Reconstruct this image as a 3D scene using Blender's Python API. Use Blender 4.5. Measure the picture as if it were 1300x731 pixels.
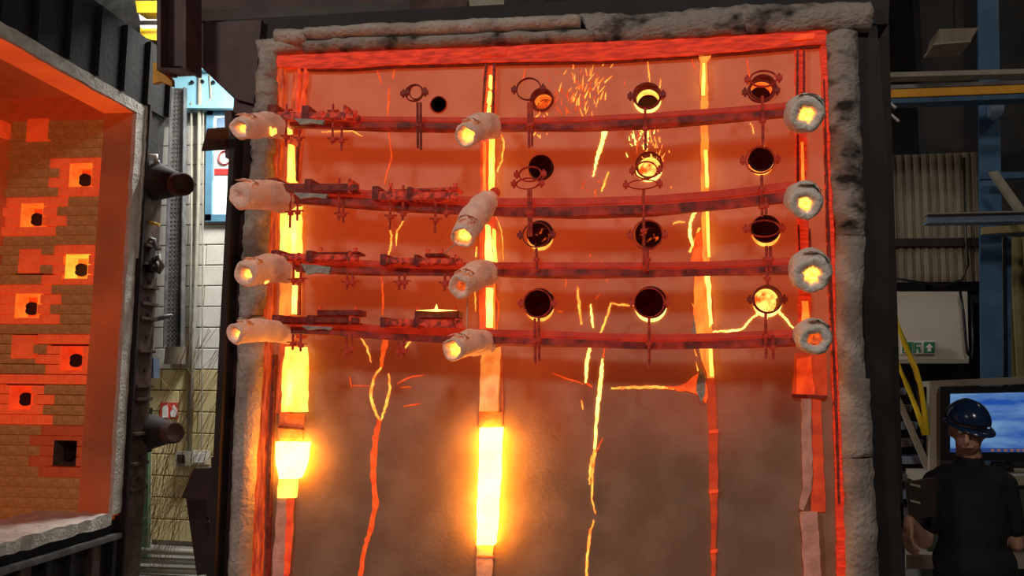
import bpy, bmesh, math, random
from mathutils import Vector, Matrix, noise
for o in list(bpy.data.objects): bpy.data.objects.remove(o)
random.seed(7)
scene = bpy.context.scene
COL = scene.collection
# ------------------------------------------------------------------ camera
F = 1063.0; CX, CY = 650.0, 365.5
def nrm(v): return v.normalized()
zw = nrm(Vector((100, -9500, F)))                 # world up seen in camera space (right, down, forward)
xw = Vector((5600, -60, -F)); xw = nrm(xw - zw * xw.dot(zw))
yw = nrm(zw.cross(xw))
if yw.z < 0: yw = -yw
CAM = Vector((0, 0, 1.75)); Z = Vector((0, 0, 1))
def w_of(d): return Vector((d.dot(xw), d.dot(yw), d.dot(zw)))
cr, cu, cf = w_of(Vector((1, 0, 0))), w_of(Vector((0, -1, 0))), w_of(Vector((0, 0, 1)))
cam_d = bpy.data.cameras.new('camera'); cam = bpy.data.objects.new('camera', cam_d); COL.objects.link(cam)
cam.matrix_world = Matrix.Translation(CAM) @ Matrix((cr, cu, -cf)).transposed().to_4x4()
cam_d.sensor_width = 36; cam_d.lens = 36 * F / 1300; cam_d.clip_start = .05
scene.camera = cam
# ------------------------------------------------------------------ light and exposure
vs = scene.view_settings
vs.view_transform = 'Standard'; vs.look = 'None'; vs.gamma = 1; vs.exposure = 0.0; vs.use_curve_mapping = False
world = bpy.data.worlds.new('world'); scene.world = world; world.use_nodes = True
world.node_tree.nodes['Background'].inputs[0].default_value = (.55, .6, .7, 1)
world.node_tree.nodes['Background'].inputs[1].default_value = .006
def area(name, loc, target, size, energy, col):
    l = bpy.data.lights.new(name, 'AREA'); l.size = size; l.energy = energy; l.color = col; l.shape = 'DISK'
    o = bpy.data.objects.new(name, l); COL.objects.link(o); o.location = loc
    o.rotation_euler = (Vector(target) - Vector(loc)).to_track_quat('-Z', 'Y').to_euler()
    return o
area('hall_or_fill_lamp', (-5.6, -2.2, 6.6), (.3, 4.5, 2.3), 1.3, 150, (1, .88, .76))
area('hall_or_fill_lamp', (-3.4, 6.9, 5.4), (-3.7, 8.3, 3.2), .9, 230, (1, .98, .92))
area('hall_or_fill_lamp', (1.4, -2.6, 6.4), (.8, 4.5, 2.4), .9, 115, (1, .88, .74))  # unseen fill light added to brighten the gasket and fibre wraps
area('hall_or_fill_lamp', (5.6, 6.2, 7.2), (5.2, 8.4, 2.0), .8, 19, (1, .9, .74))  # unseen dim light added for the cladding at the right rear
# ------------------------------------------------------------------ pixel rays to points on real planes
def ray(px, py): return w_of(Vector((px - CX, py - CY, F)))
def onY(px, py, Y):
    d = ray(px, py); return CAM + d * (Y / d.y)
a_, b_ = onY(350, 80, 1), onY(1047, 55, 1)
YS = 3.0 / (b_.x - a_.x)                          # specimen opening is 3 m wide
def S(px, py, off=0.0): return onY(px, py, YS - off)
def D(px, py, depth): return CAM + ray(px, py) * (depth / F)
PXM = F / (YS * 1.02)                             # rough pixels per metre on the specimen
# ------------------------------------------------------------------ materials
M = {}
def mat(name, c1, c2=None, rough=.8, metal=0, scale=8, bump=0, bscale=None, e1=None, e2=None, es=0, lo=.4, hi=.6, detail=4, stretch=None, escale=None, elo=.35, ehi=.65):
    m = bpy.data.materials.new(name); m.use_nodes = True; nt = m.node_tree; N = nt.nodes; L = nt.links
    b = N['Principled BSDF']; b.inputs['Roughness'].default_value = rough; b.inputs['Metallic'].default_value = metal
    tc = N.new('ShaderNodeTexCoord'); out = tc.outputs['Object']
    if stretch:
        mp = N.new('ShaderNodeMapping'); mp.inputs['Scale'].default_value = stretch; L.new(out, mp.inputs[0]); out = mp.outputs[0]
    def ramp(sc, A, B, lo, hi, det=detail):
        n = N.new('ShaderNodeTexNoise'); n.inputs['Scale'].default_value = sc; n.inputs['Detail'].default_value = det; L.new(out, n.inputs['Vector'])
        r = N.new('ShaderNodeValToRGB'); r.color_ramp.elements[0].position = lo; r.color_ramp.elements[1].position = hi
        r.color_ramp.elements[0].color = (*A, 1); r.color_ramp.elements[1].color = (*B, 1)
        L.new(n.outputs[0], r.inputs[0]); return r.outputs[0]
    if c2: L.new(ramp(scale, c1, c2, lo, hi), b.inputs['Base Color'])
    else: b.inputs['Base Color'].default_value = (*c1, 1)
    if bump:
        n = N.new('ShaderNodeTexNoise'); n.inputs['Scale'].default_value = bscale or scale * 4; n.inputs['Detail'].default_value = 6; L.new(out, n.inputs['Vector'])
        bp = N.new('ShaderNodeBump'); bp.inputs['Strength'].default_value = bump; bp.inputs['Distance'].default_value = .02
        L.new(n.outputs[0], bp.inputs['Height']); L.new(bp.outputs[0], b.inputs['Normal'])
    if es:
        b.inputs['Emission Strength'].default_value = es
        if e2: L.new(ramp(escale or scale, e1, e2, elo, ehi), b.inputs['Emission Color'])
        else: b.inputs['Emission Color'].default_value = (*e1, 1)
    M[name] = m; return m
# hot things: they are incandescent and give off their own light
mat('board', (.24, .185, .125), (.32, .25, .18), .85, scale=5, bump=.12, bscale=70, e1=(.115, .006, .0012), e2=(.145, .008, .0016), es=1.0, escale=.8)
def board_mat():      # incandescent board: hotter towards the top, blotchy
    m = M['board']; nt = m.node_tree; N = nt.nodes; L = nt.links; b = N['Principled BSDF']
    ge = N.new('ShaderNodeNewGeometry'); sx = N.new('ShaderNodeSeparateXYZ'); L.new(ge.outputs['Position'], sx.inputs[0])
    n = N.new('ShaderNodeTexNoise'); n.inputs['Scale'].default_value = 1.3; n.inputs['Detail'].default_value = 2; L.new(ge.outputs['Position'], n.inputs['Vector'])
    ad = N.new('ShaderNodeMath'); ad.operation = 'MULTIPLY_ADD'; ad.inputs[1].default_value = 1.3; L.new(n.outputs[0], ad.inputs[0]); L.new(sx.outputs['Z'], ad.inputs[2])
    mr = N.new('ShaderNodeMapRange'); mr.interpolation_type = 'SMOOTHSTEP'; mr.inputs[1].default_value = 1.7; mr.inputs[2].default_value = 3.3; mr.inputs[3].default_value = .03; mr.inputs[4].default_value = .36
    L.new(ad.outputs[0], mr.inputs[0]); L.new(mr.outputs[0], b.inputs['Emission Strength'])
    for l in list(b.inputs['Emission Color'].links): L.remove(l)
    b.inputs['Emission Color'].default_value = (1, .085, .014, 1)
board_mat()
mat('stud_dull', (.15, .06, .04), None, .8, e1=(.30, .014, .002), e2=(.52, .035, .004), es=1, scale=12)
mat('hot_track', (.07, .03, .02), (.12, .05, .03), .7, scale=12, e1=(.38, .010, .002), e2=(.75, .026, .004), es=1.0, stretch=(1, 1, 6))
mat('hot_side', (.15, .06, .04), (.25, .1, .05), .8, scale=9, e1=(.28, .012, .002), e2=(.75, .07, .008), es=.85, stretch=(6, 6, 1))
mat('hot_bar', (.07, .03, .025), (.13, .05, .04), .65, scale=30, e1=(.24, .008, .0025), e2=(.42, .016, .004), es=1.0, escale=9, detail=4, elo=.3, ehi=.7)
mat('bar_lip', (.05, .02, .02), (.1, .04, .03), .7, scale=30, e1=(.055, .002, .001), e2=(.26, .009, .003), es=1.0, escale=14, detail=6, elo=.4, ehi=.68)
mat('hot_bracket', (.06, .025, .02), (.12, .05, .04), .65, scale=30, e1=(.11, .004, .002), e2=(.50, .022, .005), es=1.0, escale=30, detail=8, elo=.42, ehi=.62)
mat('dark_iron', (.035, .015, .013), (.07, .03, .025), .7, scale=30, e1=(.05, .002, .001), e2=(.12, .005, .002), es=1.0)
mat('hot_rod', (.05, .02, .02), (.1, .04, .03), .7, scale=30, e1=(.10, .004, .002), e2=(.28, .01, .003), es=1.0)
mat('stud_red', (.15, .06, .05), None, .7, e1=(.55, .02, .004), e2=(.95, .07, .008), es=1.0, scale=14)
mat('stud_orange', (.2, .1, .06), None, .7, e1=(.95, .10, .01), e2=(1.0, .30, .03), es=1.2, scale=12, stretch=(1, 1, .5))
mat('stud_yellow', (.3, .2, .1), None, .7, e1=(1.0, .25, .025), e2=(1.0, .45, .07), es=3.2, scale=10, stretch=(1, 1, .6))
mat('white_hot', (.5, .4, .3), None, .7, e1=(1.0, .25, .015), e2=(1.0, .29, .020), es=44, scale=9)
mat('white_hot_soft', (.5, .4, .3), None, .7, e1=(1.0, .30, .035), e2=(1.0, .42, .08), es=5, scale=9)
mat('strip_cool', (.52, .40, .34), (.62, .52, .46), .9, scale=14, bump=.3, e1=(.10, .008, .001), e2=(.16, .014, .002), es=1.0)
mat('strip_band', (.30, .12, .07), (.42, .2, .12), .9, scale=14, bump=.4, e1=(.28, .018, .002), e2=(.36, .04, .004), es=1.0)
mat('strip_warm', (.55, .40, .3), (.62, .5, .4), .9, scale=14, bump=.4, e1=(.75, .14, .015), e2=(.95, .30, .05), es=1.0)
mat('crack_red', (.2, .05, .03), None, .8, e1=(.75, .04, .005), e2=(1, .12, .012), es=1.0, scale=16)
mat('crack_yellow', (.2, .1, .03), None, .8, e1=(1, .09, .008), e2=(1, .42, .06), es=2.0, scale=16)
mat('crack_hot', (.2, .1, .03), None, .8, e1=(1, .38, .05), e2=(1, .55, .13), es=4, scale=22)
mat('glow_core', (.3, .2, .1), None, .8, e1=(1, .20, .02), e2=(1, .45, .07), es=4.0, scale=40)
mat('glow_core_red', (.2, .1, .05), None, .8, e1=(.35, .02, .003), e2=(1, .14, .012), es=1.2, scale=30)
mat('pipe_dark', (.012, .008, .007), (.03, .015, .012), .8, scale=20, e1=(.006, .0003, .0001), e2=(.02, .0008, .0003), es=1)
mat('pipe_ember', (.02, .01, .008), None, .8, e1=(.015, .001, 0), e2=(1, .1, .01), es=1.0, scale=38, elo=.56, ehi=.70)
mat('pipe_hot', (.1, .05, .03), None, .8, e1=(.75, .05, .006), e2=(1, .2, .02), es=1.3, scale=14)
mat('pipe_core', (.1, .05, .02), None, .8, e1=(.55, .03, .003), e2=(1, .42, .07), es=3.2, scale=17, elo=.42, ehi=.62)
mat('pipe_yellow', (.2, .1, .04), None, .8, e1=(1, .2, .02), e2=(1, .5, .09), es=2.6, scale=14)
# fibre and cool things
mat('fibre', (.42, .36, .33), (.56, .50, .46), .95, scale=7, bump=.9, bscale=38)
mat('fibre_stained', (.035, .03, .028), (.40, .35, .32), .95, scale=6.5, bump=.9, bscale=38, lo=.36, hi=.52, stretch=(1, 1, 1.6))
mat('fibre_mottled', (.24, .20, .18), (.50, .44, .40), .95, scale=5, bump=.9, bscale=38, lo=.35, hi=.6)
mat('blanket', (.84, .77, .70), (.92, .88, .84), .95, scale=14, bump=.6, bscale=60)
mat('blanket_glow_through', (.78, .66, .58), (.86, .78, .72), .95, scale=14, bump=.6, bscale=60, e1=(.10, .022, .008), e2=(.22, .05, .016), es=1.0, escale=9)  # weak emission stands in for core light shining through the blanket
mat('maroon_steel', (.050, .022, .024), (.085, .040, .042), .6, scale=5, bump=.08)
mat('black_steel', (.010, .008, .009), (.022, .016, .016), .7, scale=4, bump=.1)
mat('furnace_steel', (.007, .007, .009), (.016, .014, .015), .75, scale=5, bump=.2)
mat('rust_steel', (.06, .032, .026), (.11, .065, .05), .8, scale=9, bump=.3)
mat('grey_steel', (.13, .13, .14), (.21, .21, .21), .5, .5, scale=9)
mat('gasket', (.60, .56, .50), (.74, .70, .64), .95, scale=12, bump=.6)
mat('lintel_hot', (.45, .22, .12), (.5, .26, .14), .9, scale=4, e1=(.42, .032, .003), e2=(.6, .055, .005), es=1.0, escale=1.6)
mat('maroon_dark', (.018, .008, .009), (.03, .013, .014), .7, scale=6)
mat('jamb_hot', (.34, .17, .09), (.40, .21, .11), .9, scale=4, e1=(.05, .005, .001), e2=(.20, .017, .002), es=1.0, escale=1.2)
mat('brick_tan', (.42, .32, .15), (.54, .42, .22), .95, scale=30, bump=.5, bscale=120, e1=(.07, .016, .002), e2=(.10, .023, .004), es=1)
mat('brick_hot', (.42, .2, .1), (.5, .26, .14), .95, scale=30, bump=.3, bscale=120, e1=(.36, .018, .002), e2=(.50, .032, .004), es=1.0, escale=5)
mat('brick_warm', (.36, .16, .08), (.42, .2, .1), .95, scale=30, bump=.3, bscale=120, e1=(.12, .008, .001), e2=(.18, .012, .002), es=1.0, escale=5)
mat('mortar', (.10, .06, .03), None, .95)
mat('port_yellow', (.5, .3, .1), None, .9, e1=(1, .22, .015), e2=(1, .42, .04), es=1.5, scale=9)
mat('port_orange', (.5, .25, .1), None, .9, e1=(.85, .07, .006), e2=(1, .2, .015), es=1.0, scale=9)
mat('port_red', (.4, .15, .08), None, .9, e1=(.50, .02, .003), e2=(.75, .05, .006), es=1.0, scale=9)
mat('port_cold', (.12, .07, .05), (.2, .11, .08), .9, scale=9)
mat('hole_dark', (.02, .012, .01), None, .9)  # flat near-black for burner nozzles and the drilled hole
mat('concrete', (.16, .15, .14), (.24, .23, .21), .85, scale=3, bump=.1)
mat('dark_ceiling', (.02, .02, .022), (.035, .033, .033), .9, scale=2)
mat('block_white', (.62, .60, .54), (.70, .68, .62), .85, scale=6, bump=.15, bscale=60)
mat('block_cream', (.56, .46, .22), (.62, .53, .28), .85, scale=6, bump=.15, bscale=60)
mat('mortar_grey', (.36, .35, .32), None, .95)
mat('light_blue', (.24, .50, .62), (.28, .55, .66), .5, scale=4)
mat('frame_blue', (.10, .25, .38), (.12, .29, .43), .5, scale=4)
mat('steel_blue', (.035, .11, .22), (.055, .15, .28), .6, scale=5)
mat('pale_blue', (.14, .22, .34), (.19, .28, .42), .6, scale=5)
mat('rail_yellow', (.9, .72, .03), None, .45)
mat('yellow', (.80, .50, .02), (.86, .56, .04), .5, scale=5)
mat('crane_yellow', (.65, .30, .01), (.75, .38, .02), .55, scale=5)
mat('cladding', (.20, .17, .12), (.28, .24, .18), .6, scale=3, stretch=(4, 4, .6))
mat('cladding_ochre', (.26, .22, .09), (.34, .29, .13), .6, scale=3)
mat('panel_white', (.58, .55, .46), (.64, .61, .52), .7, scale=3)
mat('beige', (.36, .34, .27), None, .7)
mat('beam_grey', (.26, .25, .2), (.34, .32, .26), .7, scale=6)
mat('plastic_black', (.012, .012, .013), None, .35)
mat('sign_red', (.62, .04, .04), None, .5)
mat('sign_white', (.8, .8, .78), None, .5)
mat('sign_green', (.02, .22, .10), None, .5)
mat('green_paint', (.07, .14, .08), (.10, .18, .11), .6, scale=6)
mat('desk_green', (.05, .075, .06), None, .7)
mat('wire_brown', (.34, .21, .07), None, .7)
mat('glass_lit', (.8, .85, .85), None, .3, e1=(.95, 1, .93), es=.85)
mat('roof_light', (.9, .9, .9), None, .4, e1=(1, 1, .96), es=1.6)
mat('skin', (.42, .22, .15), (.50, .27, .19), .55, scale=12)
mat('cloth_black', (.004, .005, .008), (.008, .009, .013), .85, scale=20, bump=.1)
mat('helmet_blue', (.012, .03, .085), None, .18)
mat('clear_plastic', (.35, .4, .45), None, .12)
mat('folder_brown', (.03, .014, .010), None, .7)
mat('eye', (.7, .68, .65), None, .2)
mat('iris', (.02, .015, .01), None, .2)
# blue computer desktop
def screen_mat():
    m = bpy.data.materials.new('screen_blue'); m.use_nodes = True; nt = m.node_tree; N = nt.nodes; L = nt.links; b = N['Principled BSDF']
    tc = N.new('ShaderNodeTexCoord'); mp = N.new('ShaderNodeMapping'); mp.inputs['Scale'].default_value = (1.2, 1, 6); L.new(tc.outputs['Object'], mp.inputs[0])
    n = N.new('ShaderNodeTexNoise'); n.inputs['Scale'].default_value = 2.0; n.inputs['Detail'].default_value = 3; L.new(mp.outputs[0], n.inputs['Vector'])
    r = N.new('ShaderNodeValToRGB'); r.color_ramp.elements[0].color = (.015, .09, .42, 1); r.color_ramp.elements[1].color = (.20, .38, .62, 1)
    r.color_ramp.elements[0].position = .38; r.color_ramp.elements[1].position = .68
    L.new(n.outputs[0], r.inputs[0]); L.new(r.outputs[0], b.inputs['Emission Color']); b.inputs['Emission Strength'].default_value = .75
    b.inputs['Base Color'].default_value = (.01, .01, .02, 1); b.inputs['Roughness'].default_value = .3
    M['screen_blue'] = m
screen_mat()
mat('taskbar', (.02, .02, .03), None, .4, e1=(.02, .05, .2), es=.8)
mat('icon_orange', (.4, .2, .05), None, .4, e1=(.25, .12, .08), es=.5)
# ------------------------------------------------------------------ mesh helpers
def link(name, me, m=None, parent=None):
    o = bpy.data.objects.new(name, me); COL.objects.link(o)
    if m and not me.materials: me.materials.append(M[m])
    if parent: o.parent = parent; o.matrix_parent_inverse = parent.matrix_basis.inverted()
    return o
def tag(o, label=None, cat=None, group=None, kind=None):
    if label: o['label'] = label
    if cat: o['category'] = cat
    if group: o['group'] = group
    if kind: o['kind'] = kind
    return o
def thing(name, loc, label, cat, group=None, kind=None):
    o = bpy.data.objects.new(name, None); COL.objects.link(o); o.location = loc; o.empty_display_size = .05
    return tag(o, label, cat, group, kind)
def fin(bm, name, m, parent=None, smooth=False, origin=None):
    bmesh.ops.recalc_face_normals(bm, faces=bm.faces)
    if origin is None:
        if len(bm.verts):
            c = Vector((0, 0, 0))
            for v in bm.verts: c += v.co
            origin = c / len(bm.verts)
        else: origin = Vector((0, 0, 0))
    origin = Vector(origin)
    for v in bm.verts: v.co -= origin
    me = bpy.data.meshes.new(name); bm.to_mesh(me); bm.free()
    if smooth:
        for p in me.polygons: p.use_smooth = True
    me.materials.append(M[m])
    o = bpy.data.objects.new(name, me); COL.objects.link(o); o.location = origin
    if parent: o.parent = parent; o.matrix_parent_inverse = full(parent).inverted()
    return o
def full(o):
    m = o.matrix_basis.copy()
    if o.parent: m = full(o.parent) @ o.matrix_parent_inverse @ m
    return m
def hexa(bm, p):        # p: 8 points, bottom quad then top quad
    v = [bm.verts.new(q) for q in p]
    for f in ((0, 1, 2, 3), (4, 5, 6, 7), (0, 1, 5, 4), (1, 2, 6, 5), (2, 3, 7, 6), (3, 0, 4, 7)): bm.faces.new([v[i] for i in f])
def box(bm, lo, hi):
    x0, y0, z0 = lo; x1, y1, z1 = hi
    hexa(bm, [(x0, y0, z0), (x1, y0, z0), (x1, y1, z0), (x0, y1, z0), (x0, y0, z1), (x1, y0, z1), (x1, y1, z1), (x0, y1, z1)])
def prism(bm, pts, depth):     # pts: points on a Y plane; extruded away from the camera by depth along Y
    a = [bm.verts.new(p) for p in pts]; b = [bm.verts.new((p[0], p[1] + depth, p[2])) for p in pts]
    n = len(a); bm.faces.new(a); bm.faces.new(b[::-1])
    for i in range(n): bm.faces.new((a[i], a[(i + 1) % n], b[(i + 1) % n], b[i]))
def ppx(name, px, Y, depth, m, parent=None, bevel=0, smooth=False):
    bm = bmesh.new(); prism(bm, [onY(x, y, Y) for x, y in px], depth)
    if bevel: bmesh.ops.bevel(bm, geom=list(bm.edges), offset=bevel, segments=2, affect='EDGES')
    return fin(bm, name, m, parent, smooth)
def boxo(name, lo, hi, m, parent=None, bevel=0):
    bm = bmesh.new(); box(bm, lo, hi)
    if bevel: bmesh.ops.bevel(bm, geom=list(bm.edges), offset=bevel, segments=2, affect='EDGES')
    return fin(bm, name, m, parent)
def frames(pts):
    out = []; ref = Vector((0, 0, 1))
    for i, p in enumerate(pts):
        t = (pts[min(i + 1, len(pts) - 1)] - pts[max(i - 1, 0)]).normalized()
        r = ref if abs(t.dot(ref)) < .95 else Vector((0, 1, 0))
        u = t.cross(r).normalized(); out.append((p, u, u.cross(t).normalized(), t))
    return out
def tube(bm, pts, r, n=10, cap=True):
    pts = [Vector(p) for p in pts]; rings = []
    for i, (p, u, v, t) in enumerate(frames(pts)):
        rr = r[i] if isinstance(r, (list, tuple)) else r
        rings.append([bm.verts.new(p + u * (rr * math.cos(2 * math.pi * k / n)) + v * (rr * math.sin(2 * math.pi * k / n))) for k in range(n)])
    for a, b in zip(rings, rings[1:]):
        for k in range(n): bm.faces.new((a[k], a[(k + 1) % n], b[(k + 1) % n], b[k]))
    if cap: bm.faces.new(rings[0][::-1]); bm.faces.new(rings[-1])
    return rings
def lathe(bm, c, ax, prof, n=28):      # prof: (distance along axis, radius); open ends
    c, ax = Vector(c), Vector(ax).normalized(); u = ax.cross(Z if abs(ax.z) < .9 else Vector((1, 0, 0))).normalized(); v = ax.cross(u)
    rs = [[bm.verts.new(c + ax * d + u * (r * math.cos(2 * math.pi * k / n)) + v * (r * math.sin(2 * math.pi * k / n))) for k in range(n)] for d, r in prof]
    for a, b in zip(rs, rs[1:]):
        for k in range(n): bm.faces.new((a[k], a[(k + 1) % n], b[(k + 1) % n], b[k]))
    return rs
def tubeo(name, pts, r, m, parent=None, n=10): 
    bm = bmesh.new(); tube(bm, pts, r, n); return fin(bm, name, m, parent, True)
def ring(bm, c, R, r, axis=(0, 1, 0), n=28, k=8, squash=1.0, tilt=0.0):
    ax = Vector(axis).normalized(); u = ax.cross(Vector((0, 0, 1))).normalized(); v = u.cross(ax)
    v = v if v.z > 0 else -v
    rs = []
    for i in range(n):
        a = 2 * math.pi * i / n; d = u * math.cos(a) + v * (squash * math.sin(a)) + ax * (tilt * math.sin(a))
        c0 = Vector(c) + d * R
        rs.append([bm.verts.new(c0 + d.normalized() * (r * .45 * math.cos(2 * math.pi * j / k)) + ax * (r * 1.6 * math.sin(2 * math.pi * j / k))) for j in range(k)])
    for i in range(n):
        A, B = rs[i], rs[(i + 1) % n]
        for j in range(k): bm.faces.new((A[j], A[(j + 1) % k], B[(j + 1) % k], B[j]))
def rough(bm, amp, sc=9, seed=0, only=None):
    for v in bm.verts:
        if only and not only(v): continue
        n = noise.noise_vector(v.co * sc + Vector((seed, 0, 0))); v.co += n * amp
def subdiv(bm, cuts): bmesh.ops.subdivide_edges(bm, edges=list(bm.edges), cuts=cuts, use_grid_fill=True)
def lerp(a, b, t): return a + (b - a) * t
def interp(pts, t):     # polyline by index fraction
    n = len(pts) - 1; x = min(max(t, 0), 1) * n; i = min(int(x), n - 1); f = x - i
    return tuple(lerp(pts[i][k], pts[i + 1][k], f) for k in range(len(pts[0])))
# ================================================================== THE HALL
boxo('floor', (-11, -6, -.2), (12, 12, 0), 'concrete'); tag(bpy.data.objects['floor'], kind='structure')
tag(boxo('ceiling', (-11, -6, 8.6), (12, 12, 8.8), 'dark_ceiling'), kind='structure')
YB = 8.25                                                            # block wall at the back left
wb = boxo('wall_back', (-9, YB + .012, 0), (-.6, YB + .25, 4.75), 'mortar_grey'); tag(wb, kind='structure')
xa = onY(188, 400, YB).x; xb = onY(420, 400, YB).x
bw, bh = .44, .215
white_me = {}
def block_mesh(w, m):
    key = (round(w, 3), m)
    if key not in white_me:
        bm = bmesh.new(); box(bm, (0, -.03, 0), (w, .02, bh)); bmesh.ops.bevel(bm, geom=list(bm.edges), offset=.006, segments=1, affect='EDGES')
        me = bpy.data.meshes.new('block'); bm.to_mesh(me); bm.free(); me.materials.append(M[m]); white_me[key] = me
    return white_me[key]
zsplit = onY(230, 462, YB).z
for r in range(20):
    z = .05 + r * (bh + .01); x = xa - (.225 if r % 2 else 0)
    while x < xb:
        o = link('block', block_mesh(bw, 'block_cream' if z + bh / 2 < zsplit else 'block_white'), None, wb)
        o.matrix_parent_inverse = Matrix.Translation(-wb.location); o.location = (x, YB, z); x += bw + .01
tag(boxo('wall_left', (-11, -6, 0), (-10.8, 12, 8.6), 'dark_ceiling'), kind='structure')
tag(boxo('wall_right', (11.8, -6, 0), (12, 12, 8.6), 'dark_ceiling'), kind='structure')
tag(boxo('wall_far', (-10.8, 11.8, 0), (11.8, 12, 8.6), 'dark_ceiling'), kind='structure')
# pale-blue girder over the block wall
g = thing('steel_girder', onY(250, 137, 7.9), 'light blue steel girder above the white block wall', 'girder')
ppx('web', [(199, 92), (330, 84), (330, 134), (199, 134)], 8.15, .02, 'light_blue', g)
ppx('flange', [(198, 133), (330, 133), (330, 137), (198, 137)], 8.06, .18, 'light_blue', g)
ppx('flange', [(198, 88), (330, 80), (330, 84), (198, 92)], 8.06, .18, 'light_blue', g)
for x, y in ((243, 104), (256, 103), (233, 130), (270, 104)):
    bm = bmesh.new(); c = onY(x, y, 8.125); tube(bm, [c, c + Vector((0, .03, 0))], .022, 6); fin(bm, 'bolt', 'plastic_black', g)
# cable tray
t = thing('cable_tray', onY(226, 440, 8.0), 'vertical perforated grey cable tray on the white block wall', 'cable tray')
bm = bmesh.new()
def traypt(u, v, dz=0):           # u across 0..1, v height 0..1
    top = (onY(lerp(219, 236, u), 112, 7.98)); bot = (onY(lerp(210, 232, u), 440, 7.98)); p = top.lerp(bot, v); p.y += dz; return p
rows, cols = 60, 4
for i in range(rows):            # perforated floor: bars around slots
    for j in range(cols + 1):
        u0 = j / (cols + .35); u1 = u0 + .30 / cols
        a, b = i / rows, (i + 1) / rows
        hexa(bm, [traypt(u0, a), traypt(u1, a), traypt(u1, a, .006), traypt(u0, a, .006), traypt(u0, b), traypt(u1, b), traypt(u1, b, .006), traypt(u0, b, .006)])
    a, b = i / rows, (i + .35) / rows
    hexa(bm, [traypt(0, a), traypt(1, a), traypt(1, a, .006), traypt(0, a, .006), traypt(0, b), traypt(1, b), traypt(1, b, .006), traypt(0, b, .006)])
fin(bm, 'tray_floor', 'grey_steel', t)
bm = bmesh.new(); hexa(bm, [traypt(0, 0, .012), traypt(1, 0, .012), traypt(1, 0, .016), traypt(0, 0, .016), traypt(0, 1, .012), traypt(1, 1, .012), traypt(1, 1, .016), traypt(0, 1, .016)]); fin(bm, 'tray_backing', 'cladding', t)
for u in (0, 1):
    bm = bmesh.new(); w = .06
    hexa(bm, [traypt(u, 0, -.05), traypt(u + w, 0, -.05), traypt(u + w, 0, .01), traypt(u, 0, .01), traypt(u, 1, -.05), traypt(u + w, 1, -.05), traypt(u + w, 1, .01), traypt(u, 1, .01)])
    fin(bm, 'side_rail', 'grey_steel', t)
ppx('trunking', [(210, 440), (233, 440), (230, 462), (208, 462)], 8.1, .08, 'cladding', t)
# conduits
for lab, pts, r in (('slim pale conduit running down the white block wall beside the cable tray', [(243, 130), (243, 300), (238, 560)], .012),
                    ('thicker conduit pipe running down the white block wall beside the window', [(254, 80), (252, 250), (246, 420), (240, 575)], .022),
                    ('thin cable looped under the blue girder and down the block wall', [(266, 95), (268, 125), (258, 135), (258, 190), (256, 560), (255, 690)], .009)):
    c = tubeo('conduit', [onY(x, y, 8.14) for x, y in pts], r, 'beam_grey'); tag(c, lab, 'pipe')
# window with blue frame
w = thing('window_1', onY(280, 280, 8.2), None, None); tag(w, kind='structure')
wo = [(262, 140), (330, 140), (330, 280), (258, 280)]
ppx('window_frame', [(262, 140), (270, 140), (268, 280), (260, 280)], 8.16, .06, 'frame_blue', w)
ppx('window_frame', [(260, 272), (330, 272), (330, 281), (260, 281)], 8.16, .06, 'frame_blue', w)
ppx('window_frame', [(262, 137), (330, 137), (330, 146), (262, 146)], 8.16, .06, 'frame_blue', w)
ppx('pane', [(268, 146), (330, 146), (330, 272), (268, 272)], 8.19, .02, 'glass_lit', w)
s = thing('no_entry_sign', onY(284, 224, 8.15), 'white notice with red prohibition circle stuck in the blue-framed window', 'sign')
ppx('notice_sheet', [(272, 190), (300, 190), (300, 224), (272, 224)], 8.15, .005, 'sign_white', s)
ppx('red_band', [(272, 214), (300, 214), (300, 222), (272, 222)], 8.143, .005, 'sign_red', s)
bm = bmesh.new(); ring(bm, onY(286, 200, 8.143), .075, .012); fin(bm, 'prohibition_circle', 'sign_red', s)
tag(ppx('notice_card', [(275, 150), (295, 148), (295, 162), (275, 164)], 8.15, .005, 'pale_blue'), 'small blue and white card at the top of the window', 'sign')
# extinguisher sign, switch box
s = thing('extinguisher_sign', onY(214, 531, 8.2), 'red fire extinguisher sign on the cream block wall', 'sign')
ppx('sign_plate', [(203, 511), (226, 511), (226, 531), (203, 531)], 8.2, .006, 'sign_red', s)
ppx('extinguisher_pictogram', [(206, 518), (208, 515), (212, 514), (213, 518), (213, 530), (206, 530)], 8.193, .006, 'sign_white', s)
ppx('flame_pictogram', [(217, 529), (216, 523), (219, 519), (220, 514), (224, 519), (225, 525), (223, 529)], 8.193, .006, 'sign_white', s)
s = thing('switch_box', onY(230, 592, 8.15), 'small grey switch box low on the cream block wall', 'electrical box')
ppx('housing', [(222, 573), (240, 573), (240, 592), (222, 592)], 8.1, .1, 'beam_grey', s, .005)
ppx('switch_face', [(225, 577), (234, 577), (234, 588), (225, 588)], 8.09, .01, 'plastic_black', s)
s = thing('socket_box', onY(250, 592, 8.15), 'pale socket box to the right of the grey switch box', 'electrical box')
ppx('housing', [(243, 572), (262, 572), (262, 590), (243, 590)], 8.12, .08, 'panel_white', s, .005)
ppx('socket_face', [(246, 575), (259, 575), (259, 587), (246, 587)], 8.11, .01, 'sign_white', s)
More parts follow.
